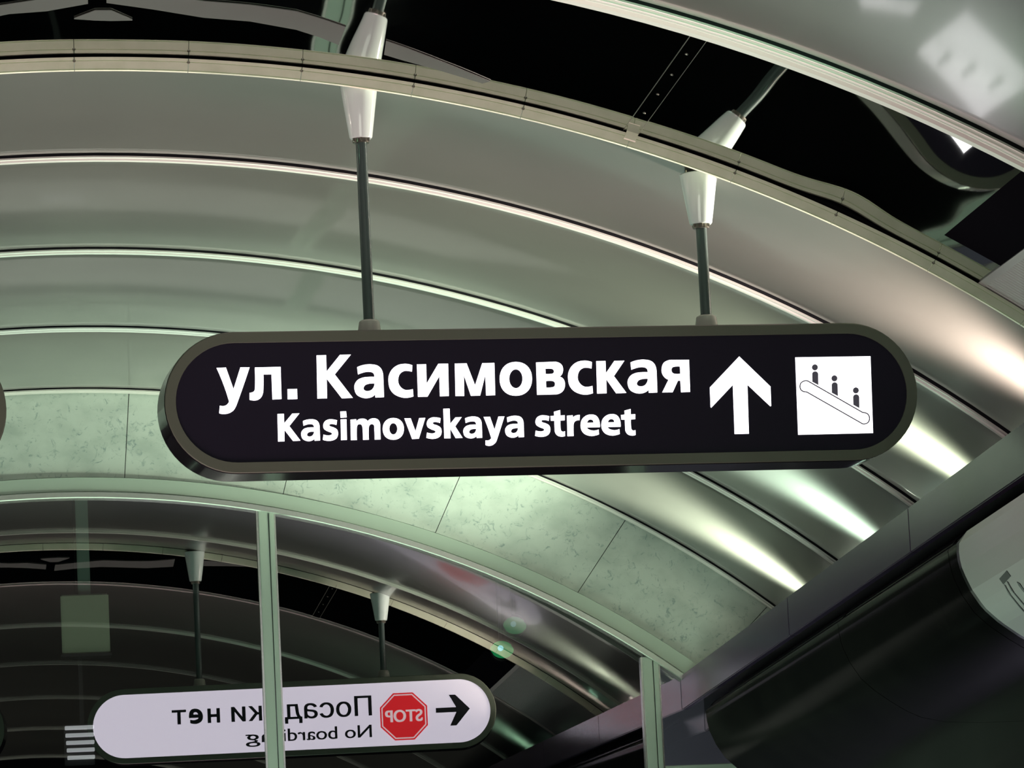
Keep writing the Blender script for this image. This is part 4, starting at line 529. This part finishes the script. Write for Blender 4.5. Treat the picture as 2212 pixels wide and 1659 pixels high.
[[(.2282,-.0983),(.2285,-.0964),(.2287,-.0946),(.2288,-.0927),(.2288,-.0909),(.2287,-.0890),(.2285,-.0858),(.2282,-.0825),(.2278,-.0793),(.2271,-.0762),(.2261,-.0731),(.2248,-.0703),(.2232,-.0676),(.2214,-.0651),(.2192,-.0629),(.2168,-.0610),(.2139,-.0596),(.2108,-.0586),(.2075,-.0579),(.2042,-.0576),(.2009,-.0576),(.1975,-.0578),(.1941,-.0583),(.1908,-.0592),(.1876,-.0603),(.1845,-.0618),(.1816,-.0636),(.1787,-.0657),(.1761,-.0680),(.1738,-.0706),(.1718,-.0734),(.1702,-.0766),(.1689,-.0799),(.1679,-.0834),(.1673,-.0870),(.1669,-.0905),(.1668,-.0940),(.1670,-.0976),(.1674,-.1011),(.1683,-.1045),(.1695,-.1077),(.1710,-.1106),(.1728,-.1133),(.1750,-.1157),(.1774,-.1179),(.1801,-.1198),(.1835,-.1216),(.1871,-.1230),(.1908,-.1241),(.1947,-.1249),(.1986,-.1254),(.2018,-.1256),(.2050,-.1254),(.2083,-.1249),(.2115,-.1243),(.2148,-.1236),(.2167,-.1232),(.2187,-.1227),(.2206,-.1221),(.2225,-.1214),(.2243,-.1207),(.2238,-.1053),(.2212,-.1063),(.2185,-.1071),(.2157,-.1078),(.2130,-.1082),(.2102,-.1085),(.2078,-.1085),(.2053,-.1084),(.2029,-.1080),(.2006,-.1075),(.1982,-.1069),(.1964,-.1064),(.1946,-.1057),(.1928,-.1049),(.1911,-.1039),(.1896,-.1028),(.1887,-.1021),(.1880,-.1012),(.1874,-.1002),(.1870,-.0991),(.1866,-.0980)],[(.1882,-.0835),(.2089,-.0834),(.2089,-.0818),(.2087,-.0802),(.2082,-.0786),(.2075,-.0772),(.2066,-.0759),(.2054,-.0749),(.2040,-.0741),(.2025,-.0735),(.2008,-.0732),(.1992,-.0731),(.1976,-.0733),(.1960,-.0738),(.1945,-.0745),(.1931,-.0754),(.1918,-.0764),(.1907,-.0776),(.1898,-.0790),(.1891,-.0804),(.1885,-.0820)]],
[[(.2433,-.0475),(.2632,-.0426),(.2628,-.0598),(.2771,-.0593),(.2762,-.0751),(.2622,-.0757),(.2618,-.0807),(.2616,-.0857),(.2615,-.0907),(.2615,-.0958),(.2617,-.1008),(.2618,-.1024),(.2619,-.1041),(.2623,-.1058),(.2628,-.1073),(.2636,-.1087),(.2644,-.1095),(.2654,-.1101),(.2665,-.1106),(.2677,-.1108),(.2689,-.1110),(.2702,-.1110),(.2715,-.1108),(.2727,-.1105),(.2740,-.1101),(.2752,-.1095),(.2749,-.1248),(.2728,-.1256),(.2706,-.1262),(.2684,-.1266),(.2662,-.1268),(.2640,-.1267),(.2612,-.1265),(.2584,-.1260),(.2557,-.1253),(.2531,-.1244),(.2508,-.1230),(.2487,-.1214),(.2470,-.1194),(.2455,-.1172),(.2442,-.1148),(.2433,-.1123),(.2427,-.1095),(.2425,-.1066),(.2425,-.1037),(.2427,-.1007),(.2427,-.0978),(.2427,-.0934),(.2428,-.0891),(.2428,-.0848),(.2430,-.0804),(.2431,-.0761),(.2318,-.0759),(.2313,-.0611),(.2434,-.0602)]],
]
ARROW=[[[(.6234,.1181),(.7195,.0203),(.7181,-.0413),(.7152,-.0423),(.6447,.0278),(.6404,-.1281),(.5942,-.1283),(.5976,.0280),(.5236,-.0433),(.5215,-.0419),(.5225,.0209)]],
]
SQUARE=[[[(.8059,.1121),(1.0526,.1118),(1.0456,-.1338),(.8005,-.1346)]],
]
FIGS=[[[(.8776,.0789),(.8769,.0758),(.8753,.0731),(.8730,.0710),(.8702,.0696),(.8672,.0692),(.8642,.0697),(.8615,.0712),(.8595,.0734),(.8583,.0761),(.8580,.0792),(.8587,.0822),(.8602,.0849),(.8625,.0871),(.8653,.0884),(.8684,.0889),(.8714,.0883),(.8740,.0869),(.8760,.0847),(.8773,.0819)]],
[[(.8575,.0567),(.8577,.0582),(.8580,.0597),(.8586,.0612),(.8595,.0625),(.8605,.0637),(.8618,.0647),(.8633,.0654),(.8649,.0660),(.8665,.0663),(.8682,.0664),(.8697,.0662),(.8711,.0658),(.8725,.0652),(.8738,.0644),(.8749,.0634),(.8758,.0622),(.8765,.0609),(.8770,.0594),(.8773,.0579),(.8773,.0564),(.8758,.0221),(.8566,.0331)]],
[[(.9393,.0427),(.9386,.0396),(.9371,.0369),(.9348,.0348),(.9319,.0334),(.9289,.0330),(.9259,.0335),(.9232,.0350),(.9212,.0372),(.9200,.0400),(.9197,.0430),(.9204,.0460),(.9219,.0488),(.9242,.0509),(.9270,.0522),(.9301,.0527),(.9331,.0521),(.9357,.0507),(.9378,.0485),(.9390,.0457)]],
[[(.9192,.0205),(.9193,.0220),(.9197,.0235),(.9203,.0250),(.9212,.0263),(.9222,.0275),(.9235,.0285),(.9250,.0292),(.9266,.0298),(.9282,.0301),(.9299,.0302),(.9314,.0300),(.9328,.0296),(.9342,.0290),(.9355,.0282),(.9366,.0272),(.9375,.0260),(.9382,.0247),(.9387,.0232),(.9390,.0217),(.9390,.0202),(.9375,-.0141),(.9183,-.0031)]],
[[(1.0072,.0030),(1.0065,-.0001),(1.0050,-.0028),(1.0027,-.0049),(.9998,-.0063),(.9968,-.0067),(.9938,-.0062),(.9911,-.0047),(.9891,-.0025),(.9879,.0003),(.9876,.0033),(.9883,.0063),(.9898,.0090),(.9921,.0112),(.9950,.0125),(.9980,.0130),(1.0010,.0124),(1.0037,.0110),(1.0057,.0088),(1.0069,.0060)]],
[[(.9871,-.0192),(.9872,-.0177),(.9876,-.0162),(.9882,-.0147),(.9890,-.0134),(.9901,-.0122),(.9914,-.0112),(.9929,-.0105),(.9945,-.0099),(.9961,-.0096),(.9978,-.0095),(.9993,-.0097),(1.0007,-.0101),(1.0021,-.0107),(1.0034,-.0115),(1.0045,-.0125),(1.0054,-.0137),(1.0061,-.0150),(1.0066,-.0165),(1.0069,-.0180),(1.0070,-.0195),(1.0054,-.0538),(.9862,-.0428)]],
]
ESC=[[[(.8346,-.0009),(.8327,-.0005),(.8308,-.0003),(.8287,-.0000),(.8265,.0004),(.8244,.0011),(.8224,.0020),(.8205,.0032),(.8188,.0045),(.8172,.0060),(.8159,.0078),(.8148,.0100),(.8140,.0123),(.8135,.0147),(.8133,.0172),(.8134,.0196),(.8138,.0221),(.8144,.0246),(.8153,.0272),(.8166,.0295),(.8184,.0317),(.8210,.0338),(.8239,.0355),(.8269,.0369),(.8301,.0380),(.8333,.0387),(.8359,.0389),(.8385,.0386),(.8409,.0381),(.8433,.0372),(.8454,.0360),(1.0162,-.0662),(1.0164,-.0659),(1.0177,-.0659),(1.0190,-.0661),(1.0203,-.0663),(1.0215,-.0667),(1.0240,-.0675),(1.0265,-.0683),(1.0290,-.0693),(1.0315,-.0706),(1.0336,-.0725),(1.0354,-.0750),(1.0369,-.0778),(1.0380,-.0808),(1.0386,-.0839),(1.0386,-.0870),(1.0382,-.0902),(1.0372,-.0934),(1.0358,-.0964),(1.0340,-.0992),(1.0317,-.1017),(1.0291,-.1035),(1.0262,-.1048),(1.0232,-.1057),(1.0201,-.1062),(1.0172,-.1064),(1.0150,-.1063),(1.0129,-.1059),(1.0109,-.1052),(1.0091,-.1042),(1.0077,-.1032),(.8383,-.0024),(.8376,-.0020),(.8368,-.0017),(.8361,-.0013),(.8353,-.0011)],[(.8356,.0027),(.8335,.0031),(.8314,.0033),(.8294,.0036),(.8276,.0039),(.8259,.0045),(.8243,.0053),(.8227,.0062),(.8213,.0073),(.8201,.0084),(.8191,.0098),(.8182,.0115),(.8176,.0134),(.8172,.0154),(.8170,.0174),(.8171,.0194),(.8174,.0216),(.8179,.0238),(.8187,.0258),(.8197,.0276),(.8209,.0291),(.8231,.0309),(.8255,.0324),(.8282,.0336),(.8310,.0345),(.8338,.0351),(.8357,.0352),(.8377,.0351),(.8397,.0346),(.8415,.0339),(.8433,.0329),(1.0141,-.0693),(1.0163,-.0695),(1.0173,-.0696),(1.0183,-.0697),(1.0193,-.0699),(1.0203,-.0702),(1.0227,-.0709),(1.0251,-.0717),(1.0273,-.0726),(1.0292,-.0736),(1.0307,-.0749),(1.0322,-.0770),(1.0334,-.0793),(1.0343,-.0818),(1.0348,-.0844),(1.0349,-.0870),(1.0345,-.0896),(1.0337,-.0923),(1.0325,-.0948),(1.0310,-.0971),(1.0292,-.0990),(1.0273,-.1004),(1.0250,-.1014),(1.0225,-.1021),(1.0198,-.1025),(1.0172,-.1028),(1.0156,-.1027),(1.0141,-.1024),(1.0126,-.1019),(1.0112,-.1011),(1.0097,-.1001),(.8403,.0007),(.8395,.0012),(.8385,.0017),(.8376,.0021),(.8366,.0024)]],
]

# ------------------------------------------------------------------ hanging signs
PSI, HS, BD, TS, LS = 0.0906, 0.4414, 0.0355, 0.1877, 2.4
def pill(L, H, inset=0.0, n=28):
    h = H/2-inset; c = L/2-inset-h
    o = []
    for i in range(n+1):
        a = -pi/2+pi*i/n; o.append((c+h*cos(a), h*sin(a)))
    for i in range(n+1):
        a = pi/2+pi*i/n; o.append((-c+h*cos(a), h*sin(a)))
    return o
def loft(name, rings, m, parent, caps=True):
    # rings: list of (outline, y); local coords x along, y depth, z up
    vs, fs = [], []; n = len(rings[0][0])
    for ol, y in rings: vs += [(x, y, z) for x, z in ol]
    for r in range(len(rings)-1):
        for i in range(n):
            a = r*n+i; b = r*n+(i+1) % n
            fs.append((a, b, b+n, a+n))
    if caps:
        fs.append(tuple(range(n))); fs.append(tuple(range((len(rings)-1)*n, len(rings)*n))[::-1])
    o = raw(name, vs, fs, m, parent, True); sm = o.modifiers.new('es', 'EDGE_SPLIT'); sm.split_angle = radians(25)
    return o
def solid(name, shapes, y0, th, m, parent, flip=False):
    # shapes: list of glyphs, each a list of contours (x,z); extruded towards the viewer from y0
    vs, fs = [], []
    for g in shapes:
        tri = tessellate_polygon([[Vector((x, z, 0)) for x, z in c] for c in g])
        flat = [q for c in g for q in c]; N = len(flat); b = len(vs)
        for y in (y0-th, y0):
            vs += [((-x if flip else x), y, z) for x, z in flat]
        fs += [tuple(b+i for i in t) for t in tri]
        s = 0
        for c in g:
            k = len(c)
            for i in range(k):
                p, q = b+s+i, b+s+(i+1) % k
                fs.append((p, q, q+N, p+N))
            s += k
    me = bpy.data.meshes.new(name); me.from_pydata(vs, [], fs); me.update()
    return new(name, me, parent, m)
def textmesh(name, txt, x0, z0, height, width, y, m, parent, th=.0008, off=0.0, bold=.0022):
    cu = bpy.data.curves.new(name+'_c', 'FONT'); cu.body = txt; cu.size = 1.0; cu.extrude = 0.0; cu.offset = off
    o = bpy.data.objects.new(name+'_t', cu); C.objects.link(o)
    dg = bpy.context.evaluated_depsgraph_get(); me = bpy.data.meshes.new_from_object(o.evaluated_get(dg))
    bpy.data.objects.remove(o)
    xs_ = [v.co.x for v in me.vertices]; zs = [v.co.y for v in me.vertices]
    cap = .73
    sx = width/(max(xs_)-min(xs_)); sz = height/cap; mx = min(xs_)
    for v in me.vertices:
        # seen from behind (from +Y): reading direction runs towards -X
        v.co = Vector((x0-(v.co.x-mx)*sx, y, z0+v.co.y*sz))
    # heavier strokes: the same outlines laid down three times, a hair apart
    vs = [v.co.copy() for v in me.vertices]; fs = [tuple(p.vertices) for p in me.polygons]; n = len(vs)
    V3 = [q + Vector((dx, dy, 0)) for dx, dy in ((-bold, 0), (0, .0001), (bold, .0002)) for q in vs]
    me2 = bpy.data.meshes.new(name); me2.from_pydata([tuple(q) for q in V3], [], [tuple(i+k*n for i in f) for k in range(3) for f in fs])
    return new(name, me2, parent, m)

def sign(name, loc, full=True):
    root = empty(name, loc, PSI)
    o0, o1, o2 = pill(LS, HS), pill(LS, HS, .006), pill(LS, HS, .014)
    loft('body', [(pill(LS, HS, .004), .004), (o0, .010), (o0, TS-.010), (pill(LS, HS, .004), TS-.004)], M['shell'], root)
    def face(yf, d, rimm, facem, nm):
        # rim ring: flat, stepped down to the inset face
        ro, ri = pill(LS, HS, .002), pill(LS, HS, BD)
        vs = [(x, yf-d*.004, z) for x, z in pill(LS, HS, .001)] + [(x, yf-d*.0055, z) for x, z in pill(LS, HS, .004)] + [(x, yf-d*.0055, z) for x, z in pill(LS, HS, BD-.001)] + [(x, yf, z) for x, z in ri]
        n = len(ri); fs = []
        for r in range(3):
            for i in range(n):
                a = r*n+i; b = r*n+(i+1) % n; fs.append((a, b, b+n, a+n))
        raw(nm+'_rim', vs, fs, rimm, root)
        vs = [(x, yf-d*.002, z) for x, z in ri]
        return raw(nm+'_face', vs + [(x, yf+d*.003, z) for x, z in ri], [tuple(range(n)), tuple(range(2*n-1, n-1, -1))]+[(i, (i+1) % n, n+(i+1) % n, n+i) for i in range(n)], facem, root)
    f = face(0.004, 1, M['rim'], M['face'], 'front')
    b = face(TS-.004, -1, M['rim'], M['backlit'], 'back')
    return root, f, b
def hanger(root, a, cone_top, cone_bot):
    T = Matrix.Translation((a, TS/2, 0))
    lathe('end_cap', [(0, HS/2+.045), (.026, HS/2+.045), (.032, HS/2+.040), (.038, HS/2+.004), (.038, HS/2-.004), (0, HS/2-.004)], M['cap'], root, 32, T)
    lathe('rod', [(.0175, HS/2+.01), (.0175, cone_bot+.03)], M['rod'], root, 24, T)
    co = lathe('cone', [(0, cone_top), (.058, cone_top), (.0605, cone_top-.003), (.036, cone_bot+.004), (.033, cone_bot), (.019, cone_bot), (.019, cone_bot+.01)], M['cone'], root, 40, T)
    for k in range(6):
        an = k*pi/3+.4
        lathe('screw', [(0, -.012), (.0035, -.010), (.0045, 0), (.0045, .004)], M['screw'], co, 8, T @ Matrix.Translation((.026*cos(an), .026*sin(an), cone_bot)))
        lathe('screw', [(0, .010), (.0045, .009), (.005, 0)], M['screw'], co, 8, T @ Matrix.Translation((.046*cos(an), .046*sin(an), cone_top)))
    lathe('clamp_collar', [(.018, cone_bot-.014), (.026, cone_bot-.014), (.026, cone_bot-.001), (.018, cone_bot-.001)], M['screw'], root, 24, T)
XS, YSG, ZS = 1.7346, 13.5301, 2.0279
main, front, back = sign('direction_sign', (XS, YSG, ZS))
tag(main, 'lit black pill shaped hanging sign with white Cyrillic street name, up arrow and escalator symbol', 'sign')
solid('cyrillic_lettering', CYR, .0020, .0012, M['lit'], front)
solid('latin_lettering', LAT, .0020, .0012, M['lit'], front)
solid('up_arrow', ARROW, .0020, .0012, M['lit'], front)
solid('escalator_symbol', SQUARE, .0020, .0012, M['lit'], front)
for k in range(3):
    solid('escalator_figure', FIGS[2*k:2*k+2], .0006, .0010, M['inkgrey'], front)
eo, ei = ESC[0]; ne = len(eo)
raw('escalator_outline', [(x, y, z) for y in (-.0006, .0006) for c in (eo, ei) for x, z in c],
    [(i, (i+1) % ne, ne+(i+1) % ne, ne+i) for i in range(ne)] + [(2*ne+i, 3*ne+i, 3*ne+(i+1) % ne, 2*ne+(i+1) % ne) for i in range(ne)] +
    [(i, 2*ne+i, 2*ne+(i+1) % ne, (i+1) % ne) for i in range(ne)] + [(ne+i, ne+(i+1) % ne, 3*ne+(i+1) % ne, 3*ne+i) for i in range(ne)], M['inkgrey'], front)
# back face, read in the glass of the end wall
YB_ = TS-.004+.0035
textmesh('back_lettering', 'Посад', .468, -.003, .118, .507, YB_, M['ink'], back)
textmesh('back_letter', 'к', -.176, -.003, .118, .076, YB_, M['ink'], back)
textmesh('back_letter', 'и', -.272, -.003, .118, .080, YB_, M['ink'], back)
def rect(x0, x1, z0, z1): return [[(x0, z0), (x1, z0), (x1, z1), (x0, z1)]]
def backsolid(name, shapes, m, lift):
    return solid(name, shapes, YB_+lift, -.0006, m, back)
bx, bz, hx, tw = -.42, -.003, .085, .020
backsolid('back_letter', [rect(bx-tw, bx, bz, bz+hx)[0:1], rect(bx-.073, bx-.073+tw, bz, bz+hx)[0:1], rect(bx-.057, bx-tw, bz+.034, bz+.051)[0:1]], M['ink'], .0003)
backsolid('back_letter', [rect(-.702, -.618, bz+hx-.015, bz+hx)[0:1], rect(-.670, -.650, bz, bz+hx-.015)[0:1]], M['ink'], .0003)
eg = LAT[16]; ex = [q[0] for q in eg[0]]; ez = [q[1] for q in eg[0]]
fx = lambda q: (-.520-(q[0]-min(ex))/(max(ex)-min(ex))*.082, bz-.002+(q[1]-min(ez))/(max(ez)-min(ez))*.090)
def thin(c, cx, cz, f): return [(cx+(x-cx)*f, cz+(z-cz)*f) for x, z in c]
e_out = [fx(q) for q in eg[0]]; e_in = [fx(q) for q in eg[1]]
backsolid('back_letter', [[e_out, e_in]], M['ink'], .0003)
textmesh('back_lettering', 'No boardi', .463, -.130, .078, .518, YB_, M['ink'], back, bold=.0014)
textmesh('back_lettering', 'ng', -.106, -.130, .078, .168, YB_, M['ink'], back, bold=.0014)
def octagon(cx, cz, r, n=8): return [[(cx+r*cos(pi/8+pi*2*i/n), cz+r*sin(pi/8+pi*2*i/n)) for i in range(n)]]
backsolid('stop_border', [octagon(.656, -.018, .150)], M['red'], .0002)
backsolid('stop_line', [octagon(.656, -.018, .141)], M['redwhite'], .0010)
backsolid('stop_octagon', [octagon(.656, -.018, .133)], M['red'], .0018)
textmesh('stop_lettering', 'STOP', .656+.108, -.048, .072, .216, YB_+.0036, M['redwhite'], back, off=.012)
ar = [[(.845, -.006), (.965, -.006), (.925, -.085), (.962, -.085), (1.045, .010), (.962, .096), (.925, .096), (.965, .022), (.845, .022)]]
backsolid('back_arrow', [ar], M['ink'], .0002)
zc0 = lambda a: 0
def ctop(a, root_x, root_y=None):
    x = root_x + cos(PSI)*a - sin(PSI)*TS/2
    return vz(x, RM-.02) - ZS - .004
hanger(main, -.537, ctop(-.537, XS), .844)
hanger(main, .5475, ctop(.5475, XS), .560)

# the neighbour sign, cut by the left frame edge
tip = Vector((.060, 13.50, 2.040)); axv = Vector((cos(PSI), sin(PSI), 0))
o2 = tip-axv*1.2
second, f2, b2 = sign('direction_sign', (o2.x, o2.y, o2.z))
tag(second, 'dark rounded end of a second hanging sign cut off at the left frame edge', 'sign')
for a in (-.537, .5475):
    x = o2.x + cos(PSI)*a
    top = vz(x, RM-.02)-o2.z-.004
    hanger(second, a, top, top-.16)

# ------------------------------------------------------------------ things behind the glass
def atp(dx, dy, dz, Y): return (dx/dy*Y, Y, dz/dy*Y)
sp = tag(empty('hanging_box', (.49, G+1.5, 2.15)), 'grey square box hanging on a pole behind the dark glass at lower left', 'box')
def kbox(name, x0, x1, y0, y1, z0, z1, m, parent, bev=0.0): return kid(box(name, x0, x1, y0, y1, z0, z1, m, None, bev), parent)
kbox('box_body', .322, .552, 21.3, 21.42, 2.017, 2.305, M['boxgrey'], sp, .006)
kbox('bottom_lip', .316, .558, 21.29, 21.43, 2.004, 2.018, M['black'], sp, .002)
kbox('pole', .408, .468, 21.33, 21.39, 2.30, 4.15, M['polegrey'], sp, .006)
for i, (x, z, s, lab) in enumerate(((2.445, 1.960, 1.0, 'small green signal lamp with cyan centre glowing behind the dark glass, the lower brighter one'), (2.513, 2.075, 1.0, 'faint green ghost reflection of the signal lamp, built behind the glass above the brighter one'))):
    L = tag(empty('signal_lamp_or_ghost', (x, 21.3, z)), lab, 'lamp')
    mg, mb = (M['ledgreen'], M['ledblue']) if i == 0 else (M['ledgreen_ghost'], M['ledblue_ghost'])  # second lamp is the ghost reflection of the first, built as an object
    Tm = Matrix.Rotation(pi/2, 4, 'X')
    o = lathe('lens', [(0, .010), (.030, .008), (.052, .0)], mg, L, 28, Matrix.Scale(.8, 4, (0, 0, 1)) @ Matrix.Rotation(radians(25), 4, 'Y') @ Matrix.Scale(1.1, 4, (1, 0, 0)) @ Tm)
    lathe('bright_centre', [(0, .016), (.012, .013), (.015, .008)], mb, L, 20, Matrix.Translation((-.008, 0, .006)) @ Tm)
    lathe('housing', [(0, -.05), (.05, -.05), (.056, -.045), (.056, 0), (.05, .001)], M['black'], L, 28, Tm)
    box('bracket', -.008, .008, .045, .06, 0, 2.1 if i == 0 else 2.0, M['black'], L, .002)
lv = tag(empty('stripe_slats', (.40, 21.5, 1.6)), 'made-up glowing slats for pale stripes in the glass, left of the mirrored white sign', 'lamp')  # made-up glowing slats stand in for unidentified pale stripes in the glass
for k in range(5):
    z = 1.69-.036*k
    kbox('added_slat', .325+.002*k, .465, 21.48, 21.54, z-.018, z-.002, M['added_slat'], lv, .002)
kbox('added_slat_back', .32, .465, 21.54, 21.56, 1.50, 1.70, M['black'], lv, .003)
kbox('added_slat_stem', .40, .42, 21.55, 21.57, 1.69, 4.1, M['black'], lv, .001)
